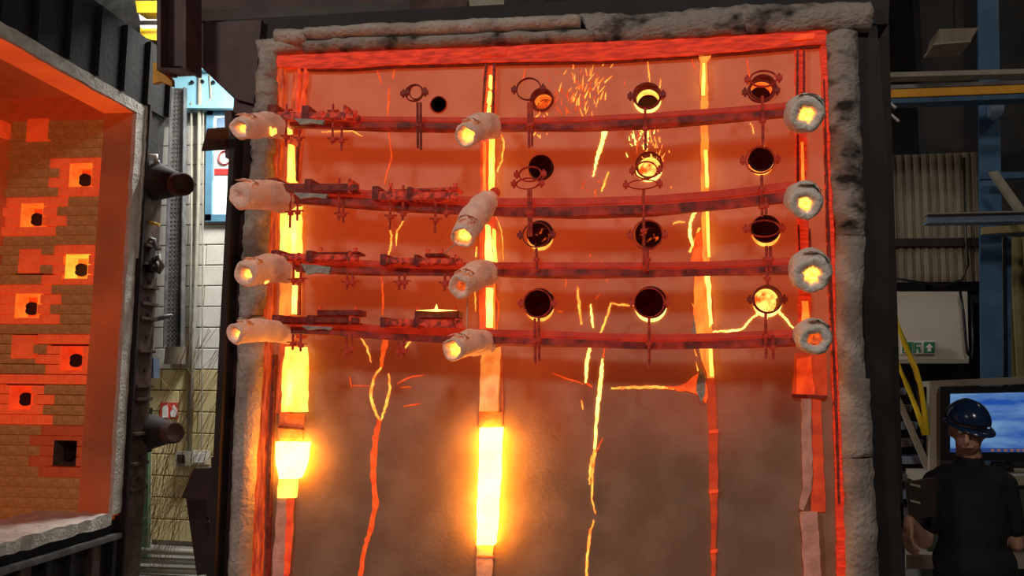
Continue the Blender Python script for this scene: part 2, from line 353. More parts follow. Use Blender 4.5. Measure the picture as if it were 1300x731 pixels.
# green post and pipe rack at the bottom of the gap
p = thing('green_post', onY(182, 700, 7.4), 'slim green steel post behind the furnace edge', 'post')
ppx('post', [(181, 540), (188, 540), (187, 760), (178, 760)], 7.4, .05, 'green_paint', p)
ppx('rung', [(172, 640), (180, 615), (182, 615), (175, 650)], 7.4, .03, 'green_paint', p)
yw_ = thing('yellow_door', onY(180, 700, 8.1), 'pale yellow door leaf seen past the furnace edge', 'door')
ppx('leaf', [(166, 560), (184, 560), (184, 760), (160, 760)], 8.12, .05, 'block_cream', yw_)
ppx('stile', [(184, 556), (188, 556), (188, 760), (184, 760)], 8.1, .06, 'panel_white', yw_)
for i, y in enumerate((700, 712, 724)):
    o = tubeo('steel_rail', [onY(160, y - 2, 7.0), onY(272, y + 2, 7.0)], .028, 'beam_grey')
    tag(o, ('topmost', 'middle', 'lowest')[i] + ' of three pale horizontal pipes low between furnace and test frame', 'pipe', 'pale pipes low behind the frame')
# tangle of wires
bm = bmesh.new()
for i in range(48):
    x1 = random.uniform(235, 330); y1 = random.uniform(400, 610); x0 = random.gauss(188, 18); y0 = random.uniform(640, 750)
    bend = random.uniform(-28, 42); pts = []
    Y0, Y1 = random.uniform(6.2, 7.4), random.uniform(5.6, 6.4)
    for k in range(9):
        t_ = k / 8; pts.append(onY(lerp(x0, x1, t_) + bend * math.sin(t_ * math.pi) * .7 + random.uniform(-1.2, 1.2), lerp(y0, y1, t_ ** .8) + 18 * math.sin(t_ * 5 + i), lerp(Y0, Y1, t_)))
    tube(bm, pts, .0022, 4)
for i in range(14):
    x0 = random.uniform(190, 230); y0 = random.uniform(640, 700); pts = [onY(x0 + 30 * math.sin(k * .8 + i) * (k / 8), y0 - k * 22, 7) for k in range(9)]
    tube(bm, pts, .002, 4)
tag(fin(bm, 'thermocouple_wires', 'wire_brown'), 'tangle of thin brown wires hanging in front of the block wall', 'wires', kind='stuff')
# roof details seen over the furnace
ppx('roof_panel', [(100, -30), (190, -30), (190, 62), (100, 20)], 9.5, .1, 'grey_steel'); tag(bpy.data.objects['roof_panel'], 'plain grey roof panel above the furnace', 'panel')
g = thing('crane_girder', onY(190, 50, 8.8), 'bright yellow crane girder with white roof light seen above the furnace', 'crane')
ppx('girder', [(172, 1), (215, 1), (215, 16), (174, 16)], 8.8, .3, 'yellow', g)
ppx('girder', [(178, 34), (215, 34), (215, 54), (190, 50), (178, 44)], 8.8, .3, 'yellow', g)
ppx('roof_light', [(176, 17), (215, 17), (215, 26), (178, 26)], 9.0, .05, 'roof_light', g)
ppx('bracket', [(178, 26), (214, 26), (214, 32), (182, 32)], 8.9, .1, 'black_steel', g)
ppx('glow_plate', [(178, 32), (215, 32), (215, 34), (178, 34)], 8.7, .05, 'roof_light', g)
area('roof_lamp', onY(195, -40, 8.0), onY(195, 60, 8.8), .4, 30, (1, .95, .8))
# ================================================================== FURNACE (left)
dep = F * 3.0 / 530
C0 = D(137, 657, dep); yaw = math.radians(3.6)
ud = Vector((-math.sin(yaw), math.cos(yaw), 0)); vd = Vector((-math.cos(yaw), -math.sin(yaw), 0)); Z = Vector((0, 0, 1))
def FU(u, v, z): return Vector((C0.x, C0.y, 0)) + ud * u + vd * v + Z * z
z0 = C0.z; z1 = z0 + 3.0
def fbox(bm, u0, u1, v0, v1, za, zb): hexa(bm, [FU(u0, v0, za), FU(u1, v0, za), FU(u1, v1, za), FU(u0, v1, za), FU(u0, v0, zb), FU(u1, v0, zb), FU(u1, v1, zb), FU(u0, v1, zb)])
def fb(name, u0, u1, v0, v1, za, zb, m, parent, bevel=0, amp=0, cuts=0):
    bm = bmesh.new(); fbox(bm, u0, u1, v0, v1, za, zb)
    if cuts: subdiv(bm, cuts); rough(bm, amp, 7, za)
    if bevel: bmesh.ops.bevel(bm, geom=list(bm.edges), offset=bevel, segments=2, affect='EDGES')
    return fin(bm, name, m, parent)
fur = thing('furnace', FU(-1.5, .5, 0), 'open glowing brick-lined test furnace with black steel shell', 'furnace')
def on_end(px, py):
    d = ray(px, py); n = ud; p0 = FU(0, 0, 0); tt = (p0 - CAM).dot(n) / d.dot(n); p = CAM + d * tt
    q = p - p0; return q.dot(vd), p.z
VJ, VB, ZC = .235, on_end(13, 140)[0], z1 + .14
U0 = -3.1
fb('jamb', 0, .25, .0, VJ, z0, z1, 'jamb_hot', fur)
fb('lintel', U0, .25, .0, VJ, z1, z1 + .25, 'lintel_hot', fur)
fb('roof_lining', U0, .25, VJ, VB + .2, ZC, ZC + .2, 'jamb_hot', fur)
fb('back_lining', U0, .25, VB, VB + .2, z0 - .1, ZC, 'jamb_hot', fur)
fb('end_lining', U0 - .25, U0, .0, VB + .2, z0 - .1, ZC + .1, 'jamb_hot', fur)
# rib block on the back lining
fb('back_block', -.16, -.02, VB - .035, VB, z1 - .19, z1 - .07, 'brick_hot', fur)
fb('floor_lining', U0, .25, .02, VB, z0 - .2, z0 - .03, 'brick_tan', fur)
ew = fb('end_wall', .06, .3, VJ - .02, VB + .02, z0 - .1, ZC, 'mortar', fur)
# ports in pixel places, mapped onto the end wall
ports = [(102, 222, 'port_orange'), (40, 273, 'port_orange'), (97, 338, 'port_yellow'), (33, 388, 'port_orange'), (90, 455, 'port_red'), (25, 505, 'port_red'), (82, 575, 'port_cold')]
plugs = [(47, 165), (37, 331), (28, 440)]
PV = [(*on_end(x, y), m) for x, y, m in ports]; PL = [on_end(x, y) for x, y in plugs]
HS = .092
ch, cw = .0745, .17
brick_cache = {}
def put_brick(v0, v1, za, zb, m, dz=0):
    if v1 - v0 < .02 or zb - za < .015: return
    key = (round(v1 - v0, 3), round(zb - za, 3), m)
    if key not in brick_cache:
        bm = bmesh.new(); W, H = v1 - v0, zb - za
        box(bm, (-W / 2, -.035, -H / 2), (W / 2, .03, H / 2)); bmesh.ops.bevel(bm, geom=list(bm.edges), offset=.0025, segments=1, affect='EDGES')
        me = bpy.data.meshes.new('brick'); bm.to_mesh(me); bm.free(); me.materials.append(M[m]); brick_cache[key] = me
    o = link('brick', brick_cache[key], None, ew); o.matrix_parent_inverse = full(ew).inverted()
    o.location = FU(.035 + dz, (v0 + v1) / 2, (za + zb) / 2); o.rotation_euler = (0, 0, yaw)
nrow = int((ZC - z0) / ch) + 1
for r in range(nrow):
    za = z0 - .02 + r * ch; zb = za + ch - .006
    if za > ZC - .03: break
    zb = min(zb, ZC); v = VJ - (cw / 2 if r % 2 else 0)
    while v < VB:
        a, b = max(v, VJ + .002), min(v + cw - .006, VB - .002); v += cw
        if b - a < .02: continue
        zm, vm = (za + zb) / 2, (a + b) / 2
        m = 'brick_tan'
        for i, (pv, pz, pm) in enumerate(PV):
            if abs(zm - pz) < .165 and -.24 < (vm - pv) < .23: m = 'brick_hot' if pm != 'port_cold' and pm != 'port_red' else ('brick_warm' if pm == 'port_cold' else 'brick_hot')
        if zm > z1 - .03: m = 'brick_warm'
        hole = None
        for pv, pz, pm in PV + [(a_, b_, 0) for a_, b_ in PL]:
            if zb > pz - HS and za < pz + HS and b > pv - HS and a < pv + HS: hole = (pv, pz)
        if not hole: put_brick(a, b, za, zb, m)
        else:
            pv, pz = hole; lo, hi = pz - HS, pz + HS
            if za < lo - .012: put_brick(a, b, za, lo, m)
            if zb > hi + .012: put_brick(a, b, hi, zb, m)
            zz0, zz1 = max(za, lo), min(zb, hi)
            put_brick(a, min(b, pv - HS), zz0, zz1, m); put_brick(max(a, pv + HS), b, zz0, zz1, m)
for pv, pz in PL: fb('plug_block', .003, .06, pv - HS + .004, pv + HS - .004, pz - HS + .004, pz + HS - .004, 'brick_hot', fur)
for i, (pv, pz, pm) in enumerate(PV):
    bm = bmesh.new(); h = HS - .004; dpt = .13
    q = [(-h, -h), (h, -h), (h, h), (-h, h)]
    f = [bm.verts.new(FU(.004, pv + a, pz + b)) for a, b in q]; k = [bm.verts.new(FU(dpt, pv + a * .86, pz + b * .86)) for a, b in q]
    fo = [bm.verts.new(FU(.004, pv + a * 1.05, pz + b * 1.05)) for a, b in q]; ko = [bm.verts.new(FU(dpt + .03, pv + a * 1.05, pz + b * 1.05)) for a, b in q]
    for j in range(4):
        n = (j + 1) % 4; bm.faces.new((f[j], f[n], k[n], k[j])); bm.faces.new((fo[j], fo[n], f[n], f[j])); bm.faces.new((fo[j], ko[j], ko[n], fo[n]))
    bm.faces.new(ko)
    pt = fin(bm, 'burner_port', pm, fur)
    bm = bmesh.new(); bm.faces.new([bm.verts.new(FU(dpt - .002, pv + a * .9, pz + b * .9)) for a, b in q]); bmesh.ops.solidify(bm, geom=list(bm.faces), thickness=.01)
    fin(bm, 'port_back', {'port_yellow': 'port_orange', 'port_orange': 'port_red', 'port_red': 'port_red', 'port_cold': 'port_cold'}[pm], pt)
    bm = bmesh.new(); c = FU(dpt - .03, pv + .036, pz - .012)
    rs_ = lathe(bm, c, ud, [(.028, .050), (.0, .050), (.0, .044), (.012, .040)], 20); bm.faces.new(rs_[-1])
    fin(bm, 'burner_nozzle', 'hole_dark', pt, True)
# the end wall body must not block the ports: cut it
cbm = bmesh.new()
for pv, pz, pm in PV: fbox(cbm, -.1, .2, pv - HS, pv + HS, pz - HS, pz + HS)
cut_ = fin(cbm, 'cutter', 'mortar')
md = ew.modifiers.new('cut', 'BOOLEAN'); md.operation = 'DIFFERENCE'; md.object = cut_; md.solver = 'EXACT'
dg = bpy.context.evaluated_depsgraph_get(); me_ = bpy.data.meshes.new_from_object(ew.evaluated_get(dg)); ew.modifiers.clear(); ew.data = me_; bpy.data.objects.remove(cut_)
# white fibre gasket round the opening
def fibre_strip(name, u0, u1, v0, v1, za, zb, amp=.012):
    bm = bmesh.new(); fbox(bm, u0, u1, v0, v1, za, zb)
    L_ = [e for e in bm.edges if e.calc_length() > .5]
    bmesh.ops.subdivide_edges(bm, edges=L_, cuts=40, use_grid_fill=True); rough(bm, amp, 11, u0)
    return fin(bm, name, 'gasket', fur)
fibre_strip('gasket', -.002, .11, -.03, .0, z0 + .02, z1 + .06, .008)
fibre_strip('gasket', U0, .11, -.03, .0, z1, z1 + .085, .008)
fibre_strip('sill_fibre', U0, -.01, -.035, .55, z0 - .05, z0 + .03, .02)
fibre_strip('fibre_scrap', .11, .13, -.04, -.01, z1 - 1.1, z1 + .09, .012)
# black steel shell
fb('shell_top_plate', U0, .44, -.02, .02, z1 + .085, z1 + .62, 'furnace_steel', fur)
fb('shell_roof_plate', U0, .44, .02, VB + .25, z1 + .40, z1 + .44, 'furnace_steel', fur)
fb('shell_side_plate', .13, .44, .0, .03, .1, z1 + .1, 'furnace_steel', fur)
fb('shell_end_plate', .34, .38, .03, VB + .25, .1, z1 + .6, 'furnace_steel', fur)
fb('shell_back_plate', U0, .36, VB + .22, VB + .26, .1, z1 + .6, 'furnace_steel', fur)
fb('shell_channel_edge', .125, .15, -.06, .0, .3, z1 + .1, 'black_steel', fur)
for k in range(12):      # ribs above the opening
    u = U0 + .1 + k * .31; fb('shell_rib', u, u + .025, -.05, -.02, z1 + .10, z1 + .60, 'furnace_steel', fur)
fb('shell_lower_plate', U0, .14, .0, .03, .1, z0 - .03, 'furnace_steel', fur)
fb('shell_ledge', U0, .10, -.06, .0, z0 - .16, z0 - .12, 'grey_steel', fur, .006)
for k in range(14):
    u = U0 + .05 + k * .235; fb('shell_stiffener', u, u + (.05 if k % 3 else .09), -.05, .0, .1, z0 - .16, 'rust_steel' if k % 3 == 0 else 'furnace_steel', fur)
# vertical channel with rungs next to the opening
fb('side_channel', .16, .40, -.035, .0, .15, z1 - .45, 'rust_steel', fur)
for y in (305, 330, 361, 384, 404, 448, 495, 512, 558, 597, 630):
    zz = C0.z + (657 - y) / 530 * 3.0; zz += .02
    ru = fb('channel_rung', .16, .38, -.075, -.03, zz - .012, zz + .012, 'rust_steel', fur, .004)
for y in (318, 345, 372, 395, 425, 470, 585, 615):
    zz = C0.z + (657 - y) / 530 * 3.0
    bm = bmesh.new(); c = FU(.30, -.034, zz); tube(bm, [c, c - vd * .012], .014, 8); fin(bm, 'channel_bolt', 'black_steel', fur)
# two buffer horns and pipe fittings on the shell
for (x0, y0, x1, y1, r0, r1) in ((176, 228, 234, 234, .165, .085), (170, 547, 222, 549, .155, .08)):
    ht = thing('exhaust_spigot', D(x0, y0 + 20, 6.7), ('upper' if y0 < 400 else 'lower') + ' black tapered pipe spigot sticking out of the furnace side', 'pipe', 'tapered spigots on the furnace shell')
    bm = bmesh.new(); A = D(x0, y0, 6.75); B = D(x1 - 8, y1, 6.35); Ee = D(x1, y1, 6.30)
    tube(bm, [A, A.lerp(B, .35), B], [r0, r0 * .97, r1 * 1.02], 24); fin(bm, 'cone', 'black_steel', ht, True)
    bm = bmesh.new(); LL = (Ee - B).length; rs_ = lathe(bm, B, Ee - B, [(0, r1 * .9), (0, r1 * 1.06), (LL * .4, r1 * 1.06), (LL, r1 * 1.0), (LL * 1.02, r1 * .8), (LL * .97, r1 * .76)], 24); bm.faces.new(rs_[-1]); fin(bm, 'collar', 'rust_steel', ht, True)
    ht2 = bmesh.new(); tube(ht2, [A + Vector((-.03, .02, 0)), A], [r0 * 1.25, r0 * 1.25], 24); fin(ht2, 'flange', 'furnace_steel', ht)
bm = bmesh.new(); prism(bm, [D(x, y, 6.5) for x, y in ((160, 516), (182, 518), (181, 575), (158, 575))], .12); fin(bm, 'spigot_mount', 'furnace_steel', fur)
vt = thing('valve', D(193, 355, 6.5), 'grey metal valve with handwheel fixed to the furnace edge', 'valve')
bm = bmesh.new(); tube(bm, [D(192, 308, 6.5), D(193, 318, 6.5), D(191, 330, 6.5), D(190, 352, 6.5), D(187, 358, 6.5)], [.02, .035, .05, .045, .03], 12); fin(bm, 'valve_body', 'grey_steel', vt, True)
bm = bmesh.new(); c = D(191, 338, 6.42); tube(bm, [c, c + Vector((0, .05, 0))], .05, 16); fin(bm, 'actuator', 'plastic_black', vt, True)
bm = bmesh.new(); tube(bm, [D(186, 302, 6.5), D(196, 304, 6.5), D(197, 318, 6.5)], .016, 8); fin(bm, 'lever', 'grey_steel', vt, True)
bm = bmesh.new(); tube(bm, [D(195, 330, 6.45), D(203, 325, 6.4), D(206, 338, 6.4), D(200, 346, 6.4)], .022, 8); fin(bm, 'outlet', 'grey_steel', vt, True)
vt = thing('lever_tap', D(196, 210, 6.5), 'small pale lever tap above the upper black spigot', 'valve')
bm = bmesh.new(); tube(bm, [D(189, 197, 6.5), D(198, 198, 6.5), D(199, 206, 6.5)], [.012, .022, .018], 8); fin(bm, 'lever', 'sign_white', vt, True)
bm = bmesh.new(); tube(bm, [D(199, 203, 6.52), D(199, 213, 6.52)], [.022, .03], 10); fin(bm, 'tap_body', 'grey_steel', vt, True)
o = tubeo('yellow_rod', [D(186, 280, 6.5), D(202, 286, 6.5)], .012, 'yellow'); tag(o, 'short yellow rod sticking out of the furnace edge', 'rod')
cb = thing('clamp_bar', D(195, 400, 6.6), 'bent grey clamp bar sticking out from the furnace edge', 'bar')
bm = bmesh.new(); tube(bm, [D(181, 401, 6.6), D(190, 407, 6.6), D(205, 403, 6.6), D(219, 400, 6.6)], [.015, .02, .022, .012], 8); fin(bm, 'bar', 'grey_steel', cb, True)
bm = bmesh.new(); tube(bm, [D(187, 376, 6.6), D(187, 396, 6.6)], .05, 12); fin(bm, 'cylinder', 'beam_grey', cb, True)
jb = thing('junction_box', D(188, 448, 6.7), 'grey junction box fixed behind the furnace edge', 'electrical box')
bm = bmesh.new(); prism(bm, [D(x, y, 6.7) for x, y in ((177, 431), (190, 431), (190, 446), (177, 446))], .06); fin(bm, 'lid', 'beam_grey', jb)
bm = bmesh.new(); prism(bm, [D(x, y, 6.75) for x, y in ((176, 454), (195, 454), (195, 480), (174, 480))], .08); fin(bm, 'housing', 'pale_blue', jb)
# ================================================================== TEST FRAME (steel)
fr = thing('restraint_frame', S(700, 731, 0), 'dark maroon steel restraint frame around the glowing wall', 'frame')
ppx('column', [(326, 45), (334, 45), (300, 745), (262, 745), (297, 122), (308, 60)], YS - .02, .34, 'maroon_steel', fr)
ppx('column_flange', [(293, 150), (299, 150), (271, 745), (262, 745)], YS - .12, .1, 'black_steel', fr)
ppx('column', [(1088, 20), (1112, 10), (1126, 200), (1131, 470), (1150, 745), (1108, 745), (1094, 300)], YS - .0, .34, 'black_steel', fr)
ppx('top_beam', [(236, 28), (1130, -22), (1128, 30), (328, 55)], YS - .01, .33, 'black_steel', fr)
ppx('gusset_plate', [(236, 30), (332, 25), (322, 132), (297, 125), (256, 86), (250, 79), (237, 89)], YS - .05, .025, 'maroon_steel', fr)
hs = thing('hanger_column', S(217, 90, .2), 'rusty steel section hanging down at the top left frame corner', 'steel section')
ppx('web', [(203, -20), (232, -20), (232, 84), (202, 84)], YS - .16, .02, 'maroon_steel', hs)
ppx('flange', [(199, -20), (204, -20), (204, 86), (199, 86)], YS - .24, .16, 'maroon_steel', hs)
ppx('flange', [(231, -20), (236, -20), (236, 86), (231, 86)], YS - .24, .16, 'maroon_steel', hs)
bm = bmesh.new(); hexa(bm, [S(199, 86, .26), S(236, 86, .26), S(250, 92, .04), S(214, 94, .04), S(199, 89, .26), S(236, 89, .26), S(250, 96, .04), S(214, 98, .04)]); fin(bm, 'base_plate', 'rust_steel', hs)
ppx('yellow_stop', [(194, 79), (198, 79), (218, 100), (218, 109), (203, 103), (194, 106)], YS - .1, .03, 'crane_yellow', hs)
ppx('frame_top_rail', [(234, -10), (1100, -60), (1100, -20), (234, 14)], YS + .45, .2, 'maroon_steel', fr)
bmk = thing('roof_beam', onY(430, 30, 8), 'blue grey roof beam seen above the test frame', 'beam')
ppx('web', [(255, 4), (760, -30), (760, 20), (255, 40)], 8.0, .1, 'steel_blue', bmk)
ppx('flange', [(255, 36), (760, 16), (760, 20), (255, 40)], 7.9, .3, 'steel_blue', bmk)
ppx('timber_block', [(520, -6), (594, -10), (595, 8), (520, 14)], YS + .3, .1, 'rust_steel', fr)
ppx('timber_block', [(594, -12), (640, -14), (640, 6), (596, 9)], YS + .2, .1, 'beam_grey', fr)
# brackets on the left column
bk = thing('support_bracket', S(262, 640, .02), 'dark maroon stepped bracket low on the left frame column', 'bracket')
ppx('bracket_plate', [(246, 594), (268, 594), (268, 580), (284, 580), (278, 670), (262, 655), (262, 634), (230, 632)], YS - .06, .05, 'maroon_dark', bk)
ppx('bracket_plate', [(236, 632), (262, 634), (262, 660), (276, 670), (276, 731), (262, 745), (262, 728), (250, 731)], YS + .12, .05, 'maroon_dark', bk)
bk = thing('corner_plate', S(275, 190, .02), 'grey brown tilted steel plate on the left column below the gusset', 'bracket')
bm = bmesh.new(); hexa(bm, [S(263, 165, .25), S(290, 163, .25), S(292, 190, .0), S(256, 192, .0), S(263, 163, .25), S(290, 161, .25), S(292, 187, .0), S(256, 189, .0)]); fin(bm, 'shelf_plate', 'rust_steel', bk)
ppx('side_web', [(285, 140), (294, 140), (296, 205), (286, 200)], YS - .1, .2, 'maroon_steel', bk)
# ================================================================== FIBRE PACKING
pk = thing('fibre_packing', S(310, 740, 0), 'grey white ceramic fibre packing around the edge of the test wall', 'insulation')
def fibre_px(outer, inner, off, depth, m, n=24, amp=.014, seed=0, k=5):
    bm = bmesh.new(); g = []
    for i in range(n + 1):
        t_ = i / n; a = S(*interp(outer, t_), off); b = S(*interp(inner, t_), off); row = []
        for j in range(k + 1):
            p = a.lerp(b, j / k); p.y -= .035 * math.sin(math.pi * j / k); row.append(bm.verts.new(p))
        a2, b2 = a + Vector((0, depth, 0)), b + Vector((0, depth, 0)); row.append(bm.verts.new(b2)); row.append(bm.verts.new(a2)); g.append(row)
    m_ = len(g[0])
    for r1, r2 in zip(g, g[1:]):
        for j in range(m_): bm.faces.new((r1[j], r1[(j + 1) % m_], r2[(j + 1) % m_], r2[j]))
    bm.faces.new(g[0]); bm.faces.new(g[-1][::-1])
    rough(bm, amp, 14, seed); rough(bm, amp * .6, 40, seed + 3)
    return fin(bm, 'fibre_strip', m, pk, True)
fibre_px([(327, 60), (324, 110), (322, 150), (318, 200), (312, 260), (306, 330), (302, 400)], [(352, 62), (351, 110), (349, 150), (347, 200), (343, 260), (338, 330), (335, 400)], .05, .1, 'fibre_mottled', 90, .022, 1)
fibre_px([(302, 402), (300, 480), (296, 560), (293, 640), (289, 745)], [(335, 402), (332, 480), (326, 560), (321, 640), (316, 745)], .05, .1, 'fibre', 40, .006, 2)
fibre_px([(328, 50), (352, 46), (388, 42)], [(330, 72), (352, 68), (388, 62)], .05, .1, 'fibre', 14, .014, 5)
fibre_px([(350, 38), (370, 36), (388, 37)], [(350, 54), (370, 55), (388, 53)], .085, .09, 'fibre', 10, .006, 6)
fibre_px([(388, 35), (450, 31), (550, 26), (640, 22), (736, 18)], [(388, 50), (450, 46), (550, 43), (640, 39), (736, 34)], .08, .1, 'fibre', 50, .007, 7)
fibre_px([(386, 50), (450, 46), (550, 43), (640, 39), (752, 36)], [(386, 66), (450, 63), (550, 60), (640, 56), (752, 52)], .05, .1, 'fibre_stained', 50, .01, 8)
fibre_px([(736, 18), (800, 18), (880, 12), (950, 6)], [(752, 53), (800, 51), (880, 46), (950, 42)], .05, .1, 'fibre_stained', 36, .012, 9)
fibre_px([(948, 6), (1000, 5), (1060, 3), (1106, 2)], [(948, 42), (1000, 39), (1060, 36), (1106, 36)], .06, .1, 'fibre_stained', 26, .010, 12)
fibre_px([(1088, 38), (1091, 110), (1096, 230), (1099, 300)], [(1049, 44), (1052, 110), (1056, 230), (1062, 300)], .05, .1, 'fibre_stained', 46, .010, 15)
fibre_px([(1099, 300), (1094, 400), (1099, 480), (1104, 480), (1108, 580)], [(1062, 300), (1062, 400), (1066, 480), (1066, 490), (1071, 580)], .055, .1, 'fibre', 36, .007, 16)
fibre_px([(1108, 582), (1112, 640), (1116, 745)], [(1071, 582), (1073, 640), (1076, 745)], .065, .1, 'fibre_mottled', 26, .009, 19)
# ================================================================== TEST WALL
tw = thing('test_wall', S(700, 745, 0), 'red glowing cracked board partition wall under fire test', 'wall')
holes = []       # (px, py, radius m)
pipes = [(688, 127, .062, 'pipe_hot'), (822, 123, .072, 'pipe_yellow'), (968, 112, .068, 'pipe_hot'),
         (687, 213, .066, 'pipe_dark'), (824, 210, .070, 'pipe_yellow'), (966, 203, .062, 'pipe_dark'),
         (686, 297, .070, 'pipe_ember'), (824, 297, .070, 'pipe_ember'), (972, 291, .070, 'pipe_dark'),
         (685, 385, .078, 'pipe_dark'), (826, 384, .082, 'pipe_dark'), (974, 380, .070, 'pipe_yellow')]
small = (557, 133, .042, 'hole_dark')
allholes = pipes + [small]
def board(pxs):
    bm = bmesh.new(); prism(bm, [S(x, y, 0) for x, y in pxs], .10)
    o = fin(bm, 'board', 'board', tw)
    xs = [p[0] for p in pxs]; cut = [h for h in allholes if min(xs) < h[0] < max(xs)]
    if cut:
        cb_ = bmesh.new()
        for x, y, r, m in cut:
            c = S(x, y, 0); tube(cb_, [c + Vector((0, -.1, 0)), c + Vector((0, .2, 0))], r + .003, 32)
        co = fin(cb_, 'cutter', 'board')
        md = o.modifiers.new('cut', 'BOOLEAN'); md.operation = 'DIFFERENCE'; md.object = co; md.solver = 'EXACT'
        dg = bpy.context.evaluated_depsgraph_get(); me = bpy.data.meshes.new_from_object(o.evaluated_get(dg))
        o.modifiers.clear(); o.data = me; bpy.data.objects.remove(co)
    return o
board([(352, 70), (373, 69), (352, 745), (320, 745)])
board([(374, 69), (622, 58), (612, 745), (353, 745)])
board([(623, 58), (893, 47), (908, 745), (613, 745)])
board([(894, 47), (1017, 42), (1029, 745), (909, 745)])
board([(1018, 42), (1050, 40), (1074, 745), (1030, 745)])
def strip(name, pxs, off, th, m, parent=None):      # flat ragged-edged piece on the wall, from an outline
    rg = random.Random(int(pxs[0][0] * 31 + pxs[0][1])); q = []; amp = 1.0 if m not in ('dark_iron', 'hot_rod') else .4
    w_ = max(p[0] for p in pxs) - min(p[0] for p in pxs)
    if w_ < 8: amp *= .45
    for a, b in zip(pxs, pxs[1:] + pxs[:1]):
        L_ = math.hypot(b[0] - a[0], b[1] - a[1]); k = max(1, int(L_ / 9))
        for j in range(k): q.append((lerp(a[0], b[0], j / k) + (rg.uniform(-amp, amp) if j else 0), lerp(a[1], b[1], j / k) + (rg.uniform(-amp, amp) * .5 if j else 0)))
    pxs = q
    return ppx(name, pxs, YS - off, th, m, parent or tw)
# head track and side tracks
strip('head_track', [(350, 71), (470, 65), (640, 59), (760, 53), (900, 48), (1048, 38), (1049, 54), (900, 68), (770, 76), (640, 78), (500, 82), (440, 86), (385, 86), (352, 84)], .045, .044, 'hot_track')
strip('track_lip', [(380, 86), (440, 86), (500, 82), (640, 78), (770, 76), (900, 68), (1049, 54), (1049, 58), (900, 71), (770, 79), (640, 81), (500, 85), (440, 89), (381, 89)], .03, .03, 'dark_iron')
strip('side_track', [(350, 71), (361, 71), (358, 150), (350, 300), (343, 420), (336, 560), (330, 745), (316, 745), (322, 600), (328, 480), (336, 330), (345, 200)], .03, .03, 'hot_side')
strip('side_track', [(346, 450), (349, 450), (345, 560), (340, 745), (336, 745), (341, 560)], .032, .03, 'dark_iron')
strip('side_track', [(1041, 42), (1050, 40), (1056, 230), (1064, 420), (1070, 560), (1076, 745), (1064, 745), (1060, 560), (1054, 400), (1048, 200)], .03, .03, 'hot_track')
strip('side_track', [(1045, 100), (1047, 100), (1054, 300), (1059, 420), (1063, 500), (1067, 640), (1064, 640), (1058, 480), (1051, 320)], .034, .03, 'dark_iron')
# stud 1 (left)
def stud(): return thing('stud', S(600, 600, 0), None, None)
def studp(): 
    o = bpy.data.objects.new('stud', None); COL.objects.link(o); o.location = (0, 0, 0); o.parent = tw; o.matrix_parent_inverse = full(tw).inverted(); return o
def stud_with(base_px, base_m, parts):
    pr = .07 if base_m in ('white_hot',) else .03 if base_m in ('stud_yellow', 'strip_warm') else .012
    s_ = strip('stud', base_px, pr, pr, base_m)
    for px, off, th, m in parts:
        if m in ('stud_yellow', 'white_hot_soft'): off += .03; th += .03
        strip('hot_strip', px, off, th, m, s_)
    return s_
stud_with([(374, 84), (391, 84), (386, 150), (378, 250), (376, 430), (370, 525), (349, 525), (356, 430), (358, 250), (367, 150)], 'hot_side', [
    ([(378, 85), (381, 85), (377, 152), (374, 152)], .035, .03, 'stud_red'), ([(386, 85), (389, 85), (382, 152), (379, 152)], .035, .03, 'stud_red'),
    ([(366, 183), (370, 183), (371, 215), (374, 230), (364, 230)], .022, .012, 'stud_yellow'), ([(376, 186), (378, 186), (377, 230), (375, 230)], .03, .02, 'dark_iron'),
    ([(356, 250), (380, 250), (380, 320), (355, 320)], .018, .012, 'stud_yellow'), ([(370, 278), (376, 278), (376, 320), (370, 320)], .024, .012, 'white_hot_soft'),
    ([(368, 250), (370, 250), (369, 320), (367, 320)], .034, .02, 'hot_rod'), ([(377, 250), (380, 250), (380, 400), (377, 400)], .034, .02, 'hot_rod'),
    ([(356, 342), (372, 342), (372, 400), (354, 400)], .018, .012, 'stud_orange'), ([(371, 362), (376, 362), (374, 398), (370, 398)], .024, .012, 'white_hot_soft'),
    ([(362, 440), (384, 440), (386, 470), (385, 523), (357, 523), (358, 470)], .04, .035, 'stud_yellow'),
    ([(365, 470), (370, 470), (370, 515), (362, 515)], .05, .02, 'white_hot_soft')])
stud_with([(355, 524), (386, 526), (384, 562), (352, 560)], 'strip_band', [([(353, 540), (385, 543), (385, 546), (353, 543)], .02, .01, 'dark_iron')])
stud_with([(350, 561), (388, 562), (384, 590), (376, 608), (354, 608), (350, 590)], 'white_hot', [])
stud_with([(354, 608), (376, 608), (374, 632), (352, 632)], 'stud_yellow', [])
stud_with([(352, 632), (373, 632), (370, 690), (362, 745), (344, 745), (348, 690)], 'strip_cool', [([(364, 632), (373, 632), (369, 700), (364, 745), (360, 745)], .02, .01, 'stud_red')])
